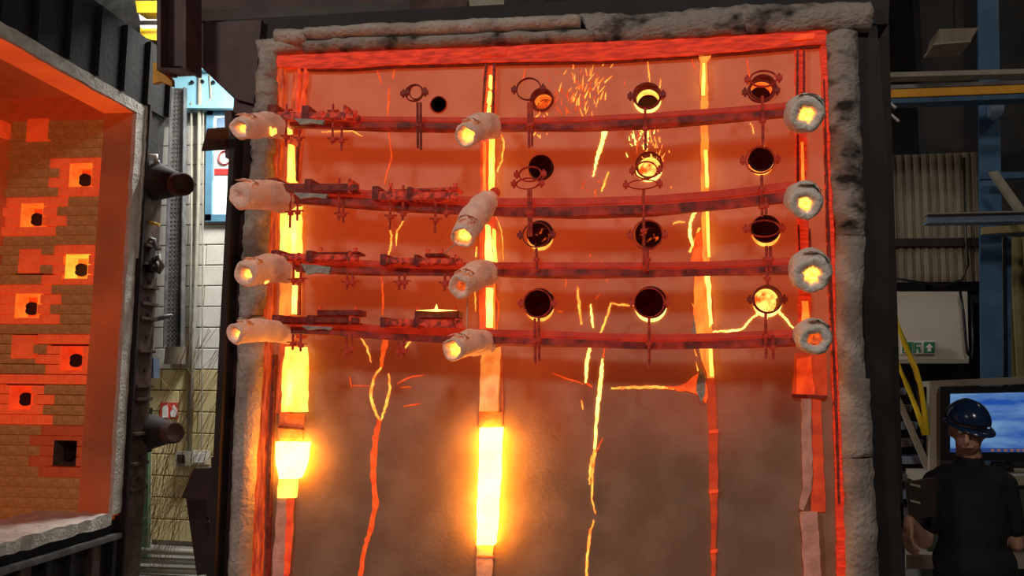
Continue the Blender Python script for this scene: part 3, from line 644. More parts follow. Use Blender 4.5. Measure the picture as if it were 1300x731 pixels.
# stud 2 (middle)
stud_with([(615, 64), (630, 64), (628, 200), (628, 330), (628, 440), (608, 440), (609, 330), (610, 200)], 'stud_red', [
    ([(610, 62), (642, 61), (642, 70), (610, 71)], .055, .04, 'hot_track'),
    ([(621, 95), (624, 95), (623, 110), (620, 110)], .03, .02, 'stud_yellow'), ([(620, 115), (623, 115), (621, 130), (618, 130)], .03, .02, 'stud_yellow'), ([(619, 133), (621, 133), (620, 150), (617, 150)], .03, .02, 'stud_yellow'),
    ([(616, 72), (619, 72), (613, 150), (611, 150)], .034, .02, 'dark_iron'), ([(626, 72), (629, 72), (626, 150), (624, 150)], .034, .02, 'dark_iron'),
    ([(621, 170), (626, 170), (625, 250), (620, 250)], .03, .02, 'stud_yellow'), ([(613, 180), (616, 180), (616, 245), (613, 245)], .03, .02, 'stud_orange'),
    ([(616, 285), (620, 285), (624, 332), (616, 330)], .03, .02, 'white_hot_soft'), ([(625, 290), (627, 290), (629, 332), (626, 332)], .03, .02, 'stud_yellow'), ([(604, 313), (606, 313), (605, 326), (603, 326)], .006, .005, 'crack_yellow'),
    ([(617, 365), (624, 365), (623, 415), (617, 415)], .03, .02, 'white_hot_soft'), ([(626, 360), (628, 360), (628, 418), (626, 418)], .03, .02, 'stud_orange')])
stud_with([(612, 440), (634, 440), (633, 485), (632, 522), (608, 522), (609, 485)], 'strip_warm', [([(610, 484), (633, 485), (633, 488), (610, 487)], .016, .006, 'strip_band')])
stud_with([(608, 521), (637, 523), (636, 543), (607, 543)], 'strip_band', [])
stud_with([(609, 543), (636, 543), (632, 620), (627, 692), (605, 692), (606, 620)], 'white_hot', [])
stud_with([(605, 692), (627, 692), (624, 745), (604, 745)], 'strip_cool', [([(605, 705), (627, 706), (627, 708), (605, 707)], .016, .006, 'strip_band')])
strip('stud_edge', [(636, 440), (638, 460), (639, 520), (637, 560), (636, 560), (637, 520), (636, 470)], .01, .01, 'strip_band')
# stud 3 (thin joint)
stud_with([(889, 68), (898, 68), (900, 240), (902, 360), (907, 480), (898, 480), (893, 360), (890, 240)], 'stud_orange', [
    ([(884, 66), (906, 65), (902, 72), (897, 78), (891, 78)], .03, .025, 'stud_orange'),
    ([(892, 80), (895, 80), (895, 118), (891, 118)], .018, .01, 'stud_yellow'), ([(890, 122), (899, 121), (899, 125), (890, 126)], .02, .01, 'stud_orange'),
    ([(894, 190), (898, 190), (900, 236), (896, 236)], .018, .01, 'stud_yellow'), ([(896, 265), (900, 265), (902, 325), (899, 325)], .018, .01, 'stud_yellow'),
    ([(895, 345), (901, 345), (905, 410), (901, 415)], .018, .01, 'white_hot_soft'), ([(900, 436), (904, 436), (906, 478), (902, 478)], .018, .01, 'stud_yellow')])
stud_with([(898, 480), (907, 480), (911, 560), (911, 620), (909, 700), (908, 745), (904, 745), (902, 640), (900, 560)], 'stud_dull', [
    ([(900, 546), (912, 545), (912, 549), (900, 550)], .02, .01, 'stud_red'), ([(900, 622), (912, 621), (912, 625), (900, 626)], .02, .01, 'stud_red'), ([(902, 698), (911, 697), (911, 701), (902, 702)], .02, .01, 'stud_red')])
# hot wedges where the board has peeled
strip('peeled_edge', [(882, 348), (896, 346), (900, 430), (898, 476), (889, 450), (880, 400)], .008, .007, 'stud_orange')
strip('peeled_edge', [(884, 296), (895, 290), (897, 333), (876, 333), (880, 318)], .008, .007, 'crack_red')
strip('peeled_edge', [(862, 494), (880, 478), (893, 470), (900, 500), (896, 512), (884, 500)], .008, .007, 'crack_red')
strip('peeled_paper', [(890, 466), (896, 478), (895, 500), (890, 512), (884, 496), (886, 478)], .02, .006, 'fibre')
strip('peeled_paper', [(881, 395), (885, 430), (890, 452), (884, 440), (878, 420)], .02, .006, 'fibre')
# stud 4 (right)
stud_with([(1009, 56), (1023, 55), (1024, 200), (1028, 330), (1030, 440), (1014, 440), (1013, 330), (1010, 200)], 'hot_track', [
    ([(1005, 44), (1034, 42), (1034, 48), (1005, 50)], .06, .04, 'stud_red'),
    ([(1012, 55), (1014, 55), (1014, 130), (1011, 130)], .03, .02, 'dark_iron'), ([(1020, 55), (1022, 55), (1022, 130), (1020, 130)], .03, .02, 'dark_iron'),
    ([(1012, 170), (1014, 170), (1015, 240), (1012, 240)], .03, .02, 'dark_iron'), ([(1017, 180), (1020, 180), (1022, 235), (1018, 235)], .02, .01, 'stud_orange'),
    ([(1013, 285), (1015, 285), (1017, 330), (1015, 330)], .03, .02, 'dark_iron'), ([(1027, 290), (1029, 290), (1031, 330), (1028, 330)], .03, .02, 'dark_iron'),
    ([(1018, 382), (1026, 382), (1028, 412), (1018, 412)], .02, .01, 'stud_orange')])
stud_with([(1010, 448), (1048, 448), (1050, 503), (1005, 503)], 'stud_dull', [([(1012, 455), (1030, 452), (1034, 500), (1010, 500)], .014, .004, 'stud_red'), ([(1005, 500), (1050, 502), (1050, 506), (1005, 505)], .02, .01, 'dark_iron')])
strip('torn_strip', [(1018, 506), (1030, 506), (1029, 540), (1032, 580), (1030, 622), (1020, 648), (1015, 646), (1020, 620), (1018, 560)], .02, .018, 'strip_cool')
strip('hot_strip', [(1031, 506), (1042, 508), (1046, 600), (1048, 650), (1030, 650), (1033, 600), (1031, 560)], .006, .006, 'stud_dull')
strip('torn_strip', [(1017, 650), (1038, 650), (1040, 690), (1043, 745), (1022, 745), (1019, 700)], .03, .028, 'strip_cool')
# cracks
def crack(pts, w, m, jag=.6, par=None, off=.004):
    n = max(4, int(len(pts) * 5)); L_, R_ = [], []
    ws = w if isinstance(w, (list, tuple)) else [w * .5, w, w, w * .4]
    if m != 'crack_red': ws = [q * .72 for q in ws]
    for i in range(n + 1):
        t_ = i / n; x, y = interp(pts, t_); a, b = interp(pts, max(t_ - .02, 0)), interp(pts, min(t_ + .02, 1))
        d = Vector((b[0] - a[0], b[1] - a[1])); d.normalize(); nx, ny = -d.y, d.x
        ww = interp([(q,) for q in ws], t_)[0] * .5 * random.uniform(.75, 1.2); j = random.uniform(-jag, jag)
        x += nx * j; y += ny * j
        L_.append(S(x + nx * ww, y + ny * ww, off)); R_.append(S(x - nx * ww, y - ny * ww, off))
    bm = bmesh.new(); f = [(bm.verts.new(a), bm.verts.new(b), bm.verts.new(b + Vector((0, off - .0005, 0))), bm.verts.new(a + Vector((0, off - .0005, 0)))) for a, b in zip(L_, R_)]
    for p, q in zip(f, f[1:]):
        for k in range(4): bm.faces.new((p[k], p[(k + 1) % 4], q[(k + 1) % 4], q[k]))
    bm.faces.new(f[0]); bm.faces.new(f[-1][::-1])
    return fin(bm, 'crack', m, tw)
for pts, w, m in [
    ([(479, 90), (484, 106)], 1.6, 'crack_red'), ([(501, 88), (498, 100)], 1.6, 'crack_red'), ([(494, 110), (492, 150)], 2, 'crack_red'), ([(493, 165), (497, 200), (490, 222), (488, 234)], 1.8, 'crack_red'),
    ([(494, 283), (497, 300), (496, 315), (491, 327)], 3.2, 'crack_yellow'), ([(512, 280), (503, 295), (503, 312)], 2.4, 'crack_yellow'), ([(484, 350), (486, 380), (486, 400)], [1, 2.5, 2, 1], 'crack_red'),
    ([(490, 428), (486, 448), (484, 466)], [8, 6, 4], 'crack_red'), ([(458, 428), (466, 442), (471, 460)], 3, 'crack_yellow'), ([(524, 428), (514, 442)], 4, 'crack_yellow'),
    ([(484, 466), (475, 478), (470, 500), (475, 520), (482, 534)], [3, 4, 5, 5, 3], 'crack_yellow'), ([(493, 474), (495, 495), (490, 515), (483, 534)], [2, 4, 5, 3], 'crack_yellow'),
    ([(482, 532), (476, 560), (473, 600), (477, 640), (470, 672), (462, 700), (456, 740)], [6, 8, 7.5, 7, 6, 6, 6], 'crack_red'),
    ([(504, 487), (522, 478), (538, 476)], 2, 'crack_red'), ([(508, 492), (523, 491)], 1.6, 'crack_red'), ([(512, 516), (534, 512)], 2, 'crack_red'), ([(445, 489), (470, 490)], 1.2, 'crack_red'), ([(444, 478), (446, 492)], 1.4, 'crack_red'),
    ([(408, 167), (420, 167), (448, 166), (460, 173)], 2.2, 'crack_yellow'),
    ([(768, 164), (764, 182), (757, 205), (753, 224)], [9, 8, 5, 2], 'crack_hot'), ([(773, 218), (767, 233), (764, 243)], [2, 4, 2], 'crack_yellow'),
    ([(733, 364), (735, 385), (738, 412)], [3, 5, 3], 'crack_yellow'), ([(750, 386), (751, 400), (753, 416)], [1.5, 4.5, 2], 'crack_hot'), ([(775, 385), (772, 398), (762, 424)], [2.5, 4, 3], 'crack_yellow'), ([(775, 385), (790, 387), (806, 387)], [2.5, 4, 3.5], 'crack_yellow'),
    ([(749, 439), (745, 460), (744, 486)], [5, 7, 3], 'crack_hot'), ([(744, 486), (752, 491)], 3, 'crack_red'), ([(765, 457), (768, 440)], 2, 'crack_red'),
    ([(765, 455), (763, 480), (758, 520), (755, 570)], [3, 8, 6, 4], 'crack_hot'), ([(755, 568), (750, 590), (748, 615)], [4, 5, 2], 'crack_yellow'), ([(756, 572), (752, 600), (751, 630), (756, 652)], [3, 4, 3, 2], 'crack_yellow'), ([(765, 556), (757, 574)], 2, 'crack_red'),
    ([(754, 660), (748, 680), (745, 710), (744, 745)], [2, 4.5, 4, 4], 'crack_yellow'), ([(738, 508), (740, 520)], 2, 'crack_yellow'),
    ([(702, 474), (722, 481), (742, 488)], 2, 'crack_red'), ([(776, 493), (800, 492), (832, 491), (856, 493)], [3, 5, 5, 3], 'crack_yellow'), ([(838, 492), (862, 493), (880, 491)], [3, 6, 12], 'crack_red'),
    ([(882, 269), (876, 282), (876, 300), (880, 312)], [6, 5, 6, 5], 'crack_hot'), ([(854, 284), (862, 281), (870, 282)], 3.5, 'crack_yellow'), ([(888, 289), (884, 302), (875, 320)], [4, 5, 4], 'crack_yellow'),
    ([(905, 421), (925, 420), (942, 418), (955, 403), (964, 398)], [2, 4, 3.5, 3, 2], 'crack_hot'), ([(988, 395), (997, 404), (1008, 418)], [5, 4, 2], 'crack_hot'),
    ([(634, 165), (640, 182), (637, 205), (631, 218)], [2, 3.4, 3, 2], 'crack_yellow'), ([(630, 275), (637, 295), (639, 330)], 1.8, 'crack_yellow'), ([(628, 366), (633, 390), (631, 420)], 1.8, 'crack_red'), ([(602, 360), (604, 395)], 2, 'crack_yellow'),
    ([(667, 86), (663, 105)], 1.5, 'crack_red'), ([(822, 78), (825, 105)], 2.2, 'crack_yellow'), ([(839, 100), (837, 115)], 1.6, 'crack_yellow'), ([(878, 75), (883, 90)], 1.4, 'crack_red'), ([(948, 74), (952, 98), (950, 108)], 2, 'crack_red'),
    ([(678, 152), (684, 145)], 3, 'crack_yellow'), ([(677, 172), (681, 166)], 2, 'crack_yellow'), ([(718, 364), (719, 345)], 1.2, 'crack_red'), ([(707, 394), (715, 396)], 1.4, 'crack_red'), ([(955, 158), (957, 170)], 2, 'crack_yellow'), ([(968, 175), (970, 188)], 3, 'crack_yellow'), ([(812, 162), (808, 195)], 2, 'crack_red')]:
    crack(pts, w, m)
def speckle(n, cx, cy, sx, sy, slope, lo, hi, m, seed):
    rnd = random.Random(seed); bm = bmesh.new()
    for i in range(n):
        x, y = rnd.gauss(cx, sx), rnd.gauss(cy, sy); l = rnd.uniform(lo, hi); a = slope + rnd.gauss(0, .35); w_ = rnd.uniform(.35, 1.0)
        if 156 < y + l * .5 < 157: continue
        dx, dy = math.sin(a), -math.cos(a)
        q = [(x - w_ * dy, y + w_ * dx), (x + dx * l * .6 - w_ * .8, y + dy * l * .6), (x + dx * l, y + dy * l), (x + w_ * dy, y - w_ * dx)]
        prism(bm, [S(a_, b_, .003) for a_, b_ in q], .0025)
    o = fin(bm, 'crackle', m, tw); o['kind'] = 'stuff'
speckle(55, 742, 120, 16, 18, .35, 4, 16, 'crack_yellow', 3)
speckle(60, 730, 120, 22, 20, -.15, 3, 11, 'crack_red', 4)
speckle(40, 812, 172, 9, 11, -.2, 3, 10, 'crack_hot', 5)
speckle(40, 832, 190, 7, 16, -.1, 3, 9, 'crack_yellow', 6)
speckle(14, 690, 155, 8, 14, 0, 2, 6, 'crack_yellow', 7); speckle(16, 760, 240, 14, 8, .5, 2, 7, 'crack_red', 8); speckle(10, 953, 150, 4, 12, 0, 2, 6, 'crack_yellow', 9)
speckle(14, 756, 345, 12, 14, .1, 3, 10, 'crack_red', 10); speckle(12, 890, 385, 4, 26, -.2, 4, 14, 'crack_yellow', 11); speckle(12, 972, 398, 8, 4, 0, 4, 9, 'crack_hot', 12)
# ================================================================== PIPE OPENINGS
cols = ['left', 'middle', 'right']; rowsn = ['top', 'second', 'third', 'lowest']
for i, (x, y, r, m) in enumerate(pipes):
    c = S(x, y, 0); rn, cn = rowsn[i // 3], cols[i % 3]
    p = thing('pipe_opening', c - Vector((0, 0, r)), f'round {"glowing" if m in ("pipe_hot", "pipe_yellow") else "ember-speckled" if m == "pipe_ember" else "dark"} pipe opening, {rn} row, {cn} column of three', 'pipe', 'pipe openings through the test wall')
    bm = bmesh.new(); lathe(bm, c, (0, 1, 0), [(.16, r), (-.02, r), (-.024, r * .95), (-.02, r * .89), (.16, r * .86)], 32)
    fin(bm, 'sleeve', 'pipe_dark' if m in ('pipe_dark', 'pipe_ember') else 'dark_iron', p, True)
    bm = bmesh.new(); tube(bm, [c + Vector((0, .155, 0)), c + Vector((0, .17, 0))], r, 32); fin(bm, 'pipe_end', 'pipe_core' if i in (4, 11) else 'pipe_ember' if m == 'pipe_ember' else 'glow_core_red' if i == 0 else 'pipe_dark', p)
    if m in ('pipe_hot', 'pipe_yellow'):
        bm = bmesh.new()       # hot upper lining inside the sleeve
        for a0 in range(14):
            A0, A1 = math.radians(15 + a0 * 150 / 14), math.radians(15 + (a0 + 1) * 150 / 14)
            f = [Vector((math.cos(q) * r * .84, yy, math.sin(q) * r * .84)) + c for q in (A0, A1) for yy in (.06, .13)]
            g = [Vector((math.cos(q) * r * .80, yy, math.sin(q) * r * .80)) + c for q in (A0, A1) for yy in (.06, .13)]
            hexa(bm, [f[0], f[1], f[3], f[2], g[0], g[1], g[3], g[2]])
        fin(bm, 'hot_lining', 'pipe_yellow' if m == 'pipe_yellow' else 'pipe_hot', p)
    if m == 'pipe_yellow' or i in (6, 8, 9, 10, 5):      # bright gap under the rim
        bm = bmesh.new(); st, en = (200, 340) if i != 3 else (300, 400)
        vs_ = []
        for k in range(13):
            a = math.radians(lerp(st, en, k / 12)); w_ = .016 * math.sin(math.pi * k / 12) + .002
            vs_.append([bm.verts.new(c + Vector((math.cos(a) * q, yy, math.sin(a) * q))) for q, yy in ((r + .001, -.006), (r + w_, -.006), (r + w_, -.0005), (r + .001, -.0005))])
        for A_, B_ in zip(vs_, vs_[1:]):
            for k in range(4): bm.faces.new((A_[k], A_[(k + 1) % 4], B_[(k + 1) % 4], B_[k]))
        bm.faces.new(vs_[0]); bm.faces.new(vs_[-1][::-1]); fin(bm, 'hot_gap', 'crack_hot' if i in (10, 11, 1, 4) else 'crack_yellow', p)
c = S(small[0], small[1], 0); p = thing('drilled_hole', c, 'small empty black hole left of the middle stud in the top row', 'hole')
bm = bmesh.new(); rs_ = lathe(bm, c, (0, 1, 0), [(-.008, small[2]), (.14, small[2])]); bm.faces.new(rs_[-1]); fin(bm, 'bore', 'hole_dark', p, True)
bm = bmesh.new(); ring(bm, c + Vector((0, -.004, 0)), small[2] + .004, .005); fin(bm, 'rim', 'hot_rod', p, True)
# ================================================================== BARS
OB = .22
bars_px = [[(356, 153), (420, 155), (480, 157), (560, 158), (640, 158), (740, 157), (830, 153), (920, 146), (1012, 138)],
           [(352, 246), (420, 250), (480, 254), (560, 259), (640, 263), (740, 264), (830, 261), (920, 253), (1006, 243)],
           [(358, 336), (420, 338), (480, 340), (560, 341), (640, 342), (740, 343), (830, 342), (920, 340), (1012, 337)],
           [(358, 414), (420, 417), (480, 421), (560, 425), (640, 428), (740, 431), (830, 433), (920, 432), (1014, 428)]]
hh = [.030, .044, .033, .034]
for i, px in enumerate(bars_px):
    ctr = S(*px[4], OB)
    t = thing('sagging_bar', ctr, f'{rowsn[i] if i < 3 else "lowest"} of four red hot sagging steel channel bars across the wall', 'bar', 'red hot bars across the test wall')
    h = hh[i]; n = 40; prof = [(-.03, -h), (.03, -h), (.03, h), (.018, h), (.018, -h + .012), (-.018, -h + .012), (-.018, h), (-.03, h)]
    # camera-side rail: two stacked lips with a groove between them
    prof = [(.03, -h), (-.026, -h), (-.03, -h + .006), (-.03, -h * .1), (-.022, -h * .02), (-.022, h * .12), (-.03, h * .2), (-.03, h - .006), (-.026, h), (.03, h)]
    bm = bmesh.new(); g = []
    for k in range(n + 1):
        x, y = interp(px, k / n); q = S(x, y, OB); tw_ = .12 * math.sin(k * .37 + i); row = []
        for a, b in prof: row.append(bm.verts.new(q + Vector((0, a * math.cos(tw_) - b * math.sin(tw_), b * math.cos(tw_) + a * math.sin(tw_)))))
        g.append(row)
    m_ = len(prof)
    for r1, r2 in zip(g, g[1:]):
        for j in range(m_): bm.faces.new((r1[j], r1[(j + 1) % m_], r2[(j + 1) % m_], r2[j]))
    bm.faces.new(g[0]); bm.faces.new(g[-1][::-1]); fin(bm, 'channel', 'hot_bar', t)
    bm = bmesh.new(); g = []
    for k in range(n + 1):      # darker lower lip
        x, y = interp(px, k / n); q = S(x, y, OB); tw_ = .12 * math.sin(k * .37 + i); row = []
        for a, b in ((.032, -h - .004), (-.034, -h - .004), (-.034, -h * .08), (-.029, -h * .08), (-.027, -h + .003), (.032, -h + .003)): row.append(bm.verts.new(q + Vector((0, a * math.cos(tw_) - b * math.sin(tw_), b * math.cos(tw_) + a * math.sin(tw_)))))
        g.append(row)
    for r1, r2 in zip(g, g[1:]):
        for j in range(6): bm.faces.new((r1[j], r1[(j + 1) % 6], r2[(j + 1) % 6], r2[j]))
    bm.faces.new(g[0]); bm.faces.new(g[-1][::-1]); fin(bm, 'lip', 'bar_lip', t)
# ================================================================== WRAPPED ARMS
def wrap(label, base, end, ob, oe, r, core='glow_core', seed=0, hole=.5, patches=(), bl='blanket'):
    A, B = S(*base, ob), S(*end, oe); t = thing('wrapped_arm', A, label, 'insulation', 'fibre wrapped arms carrying the bars')
    n, k = 18, 26; bm = bmesh.new(); ax = (B - A).normalized(); pts = [A.lerp(B, i / n) + Vector((0, 0, -.02 * math.sin(i / n * 3.1) * -1)) for i in range(n + 1)]
    fr_ = frames(pts); rings = []
    for i, (p, u, v, tt) in enumerate(fr_):
        row = []
        for j in range(k):
            a = 2 * math.pi * j / k; q = p + u * math.cos(a) + v * math.sin(a)
            rr = r * (.86 + .14 * math.sin(i / n * 2.6 + .3)) * (1 + .16 * noise.noise(Vector((math.cos(a) * 1.3, math.sin(a) * 1.3, i * .22 + seed * 7))) + .05 * noise.noise(Vector((math.cos(a) * 5, math.sin(a) * 5, i * .8 + seed))))
            if i % 6 == 5: rr *= .95
            row.append(p + u * (rr * math.cos(a)) + v * (rr * math.sin(a)))
        rings.append(row)
    last = rings[-1]; pe = pts[-1]
    def ringin(f, back, ns=0): return [pe + (q - pe) * (f * (1 + ns * noise.noise(q * 30 + Vector((seed, 0, 0))))) + ax * back for q in last]
    rings += [ringin(.93, .012, .1), ringin(.82, .018, .2), ringin(hole + .12, .006, .35), ringin(hole, -.01, .4), ringin(hole * .95, -.06, .2), ringin(hole * .9, -.10)]
    V = [[bm.verts.new(q) for q in row] for row in rings]
    for a, b in zip(V, V[1:]):
        for j in range(k): bm.faces.new((a[j], a[(j + 1) % k], b[(j + 1) % k], b[j]))
    bm.faces.new(V[0][::-1]); bm.faces.new(V[-1]); fin(bm, 'blanket', bl, t, True)
    bm = bmesh.new(); q = pe - ax * .05; u, v = fr_[-1][1], fr_[-1][2]      # glowing steel section inside
    w_ = r * hole * .62; rows_ = []
    for d in (-.06, .035):
        rows_.append([bm.verts.new(q + ax * d + u * (a * w_) + v * (b * w_)) for a, b in ((-1, -1), (1, -.9), (1, .2), (.35, .3), (.3, 1), (-.9, .9), (-1, .1))])
    for j in range(7): bm.faces.new((rows_[0][j], rows_[0][(j + 1) % 7], rows_[1][(j + 1) % 7], rows_[1][j]))
    bm.faces.new(rows_[0][::-1]); bm.faces.new(rows_[1]); fin(bm, 'core', core, t)
    bm = bmesh.new(); tube(bm, [A - ax * .12, A + ax * .04], .03, 8); fin(bm, 'arm', 'hot_bar', t)
    # loose turned-up blanket edge
    bm = bmesh.new(); g = []
    for i in range(7):
        a = 1.2 + i * .22; i0 = n - 3
        p, u, v, tt = fr_[i0]; d = u * math.cos(a) + v * math.sin(a); g.append((p + d * r * 1.0 - tt * .01, p + d * (r * 1.10) + tt * (.04 + .02 * math.sin(i * 2 + seed)), p + d * (r * 1.02) + tt * .03))
    W = [[bm.verts.new(q) for q in row] for row in g]
    for a, b in zip(W, W[1:]):
        for j in range(3): bm.faces.new((a[j], a[(j + 1) % 3], b[(j + 1) % 3], b[j]))
    bm.faces.new(W[0]); bm.faces.new(W[-1][::-1]); fin(bm, 'loose_flap', bl, t, True)
    for (pt_t, ang, sz) in patches:      # burnt-through gaps
        i0 = int(pt_t * n); p, u, v, tt = fr_[i0]; d = u * math.cos(ang) + v * math.sin(ang); e = d.cross(tt)
        bm = bmesh.new(); poly = [(-1, .2), (-.3, -.7), (.5, -.4), (1.2, -.9), (.8, .3), (.1, .8)]
        c0 = p + d * r * 1.00; a = [bm.verts.new(c0 + tt * (x_ * sz) + e * (y_ * sz) + d * .004) for x_, y_ in poly]; b = [bm.verts.new(c0 + tt * (x_ * sz) + e * (y_ * sz) - d * .03) for x_, y_ in poly]
        bm.faces.new(a); bm.faces.new(b[::-1])
        for j in range(6): bm.faces.new((a[j], a[(j + 1) % 6], b[(j + 1) % 6], b[j]))
        fin(bm, 'burnt_gap', core, t)
    return t
nm = ['top', 'second', 'third', 'lowest']
def cam_angle(): return 0
wl = [((362, 164), (306, 163), .20, .55, .066), ((364, 254), (306, 249), .20, .55, .078), ((366, 343), (313, 348), .2, .55, .072), ((366, 424), (300, 424), .2, .55, .060)]
for i, (b, e, o1, o2, r) in enumerate(wl):
    wrap(f'white fibre wrapped arm at the left end of the {nm[i]} bar', b, e, o1, o2, r, seed=i + 1, hole=.42 if i != 1 else .05, core='glow_core', bl='blanket_glow_through', patches={0: ((.5, 3.8, .03), (.12, 3.6, .022)), 2: ((.08, 3.6, .03), (.75, 4.2, .018))}.get(i, ()))
wm = [((626, 160), (592, 172), .2, .52, .067), ((620, 256), (588, 300), .2, .52, .068), ((622, 346), (584, 364), .2, .5, .066), ((618, 436), (576, 444), .2, .52, .064)]
for i, (b, e, o1, o2, r) in enumerate(wm):
    wrap(f'white fibre wrapped arm drooping from the middle of the {nm[i]} bar', b, e, o1, o2, r, seed=i + 11, hole=.58 if i != 2 else .4, core='glow_core' if i != 2 else 'glow_core_red', bl='blanket_glow_through')
wr = [((1018, 150), (1024, 146), .2, .5, .086), ((1016, 254), (1023, 259), .2, .5, .080), ((1024, 345), (1031, 349), .2, .5, .092), ((1026, 430), (1035, 431), .2, .5, .076)]
for i, (b, e, o1, o2, r) in enumerate(wr):
    wrap(f'white fibre wrapped arm seen end on at the right end of the {nm[i]} bar', b, e, o1, o2, r, seed=i + 21, hole=.42, core='glow_core' if i != 3 else 'glow_core_red')
# ================================================================== CHANNEL BRACKETS ON THE BARS
def rodn(parent, x, ya, yb, nuts, off, m='hot_rod'):
    bm = bmesh.new(); tube(bm, [S(x, ya, off), S(x + (yb - ya) * -.02, yb, off)], .0065, 6)
    r_ = fin(bm, 'threaded_rod', m, parent)
    for ny in nuts:
        bm = bmesh.new(); c = S(x, ny, off); tube(bm, [c + Vector((0, 0, -.008)), c + Vector((0, 0, .008))], .017, 6); box(bm, c + Vector((-.03, -.012, .008)), c + Vector((.03, .012, .013))); fin(bm, 'nut', m, r_)
def bracket(label, low, up, rods, off=.30, low_m='hot_bracket', pad=None, flame=None):
    x0, y0, x1, y1 = low; t = thing('channel_bracket', S((x0 + x1) / 2, y1, off), label, 'bracket', 'channel brackets clamped to the bars')
    # open channel: web + two lips + divided ends
    ppx('channel_front', [(x0, y0), (x1, y0 + 1), (x1, y1), (x0, y1 - 1)], YS - off, .012, low_m, t)
    ppx('channel_back', [(x0 + 3, y0), (x1 - 2, y0), (x1 - 2, y1), (x0 + 3, y1)], YS - off + .13, .012, low_m, t)
    bm = bmesh.new(); a, b, c, d = S(x0, y1 - 1, off), S(x1, y1, off), S(x1, y1, off), S(x0, y1 - 1, off); e = Vector((0, .14, 0)); up_ = Vector((0, 0, .01))
    hexa(bm, [a, b, b + e, a + e, a + up_, b + up_, b + e + up_, a + e + up_]); fin(bm, 'channel_web', low_m, t)
    bm = bmesh.new(); box(bm, S(x1 - 10, y1, off + .004), S(x1, y0 + 1, off - .13)); fin(bm, 'end_block', 'hot_bracket', t)
    bm = bmesh.new(); box(bm, S(x0, y1 - 1, off + .003), S(x0 + 3, y0, off + .12 - .24)); fin(bm, 'end_plate', 'dark_iron', t)
    mx = (x0 + x1) / 2; bm = bmesh.new(); box(bm, S(mx - 8, y1, off + .005), S(mx - 5, y0, off - .1)); fin(bm, 'divider', 'dark_iron', t)
    if up:
        x0, y0, x1, y1, um = up; bm = bmesh.new(); p = S(x0, y1, off - .02); q = S(x1, y0, off - .02); box(bm, p, q + Vector((0, .1, 0))); bmesh.ops.bevel(bm, geom=list(bm.edges), offset=.004, segments=1, affect='EDGES'); fin(bm, 'upper_plate', um, t)
        for xx in (x0 + 4, x1 - 5):
            bm = bmesh.new(); c = S(xx, y0, off); tube(bm, [c, c + Vector((0, 0, .018))], .011, 6); fin(bm, 'bolt_head', 'hot_bracket', t)
    for r_ in rods: rodn(t, *r_, off - .02 if len(r_) == 4 else off)
    if pad:
        bm = bmesh.new(); x0, y0, x1, y1 = pad
        prism(bm, [S(x, y, off + .03) for x, y in ((x0, y0), (lerp(x0, x1, .5), y0 + 1), (x1, lerp(y0, y1, .3)), (lerp(x0, x1, .93), y1), (lerp(x0, x1, .6), y1 - 2), (lerp(x0, x1, .2), y1))], .02); fin(bm, 'fibre_pad', 'fibre', t)
    if flame:
        bm = bmesh.new(); x0, y0, x1, y1 = flame
        prism(bm, [S(x, y, off + .005) for x, y in ((x0, y1), (lerp(x0, x1, .45), y1 - 1.6), (lerp(x0, x1, .5), y0), (lerp(x0, x1, .53), y1 - 1.6), (x1, y1), (lerp(x0, x1, .5), y1 + 1.2))], .01); fin(bm, 'flame', 'crack_hot', t)
bracket('mottled channel bracket at the left end of the top bar', (350, 142, 448, 152), (405, 145, 456, 155, 'hot_bracket'), [(364, 132, 186, (142, 175)), (380, 166, 188, (177,)), (423, 132, 183, (143, 178)), (434, 160, 191, (179,))], pad=(373, 150, 412, 158))
bracket('dark channel bracket at the left end of the second bar', (351, 233, 454, 244), None, [(369, 246, 289, (271,)), (378, 246, 280, (270,)), (431, 226, 280, (273,)), (436, 258, 283, (273,))], low_m='dark_iron', pad=(372, 244, 416, 252))
bracket('channel bracket at the left end of the third bar', (355, 322, 454, 332), (403, 319, 456, 323, 'dark_iron'), [(373, 330, 362, (357,)), (382, 330, 358, (356,)), (441, 345, 367, (360,)), (448, 345, 364, (359,))], pad=(382, 335, 420, 348))
bracket('dark channel bracket at the left end of the lowest bar', (356, 402, 455, 412), (402, 393, 457, 401, 'dark_iron'), [(372, 424, 444, (437,)), (382, 424, 446, (439,)), (440, 424, 455, (447,)), (447, 424, 450, (444,))], low_m='dark_iron', pad=(382, 413, 422, 419))
bracket('two-tier channel bracket on the second bar left of the middle stud', (480, 243, 580, 254), (492, 237, 583, 244, 'hot_bracket'), [(496, 236, 292, (276,)), (512, 235, 280, (272,)), (553, 256, 295, (280,)), (567, 258, 276, (271,))], low_m='hot_bracket')
bracket('long flat channel bracket on the third bar left of the middle stud', (490, 327, 587, 337), (539, 321, 565, 326, 'dark_iron'), [(507, 348, 368, (360,)), (514, 346, 367, (359,)), (565, 346, 369, (361,)), (573, 346, 364, (360,))])
bracket('channel bracket topped by a flaming box on the lowest bar', (490, 405, 587, 416), (526, 394, 582, 404, 'dark_iron'), [(506, 428, 454, (447,)), (513, 428, 452, (446,))], flame=(528, 386, 580, 394))
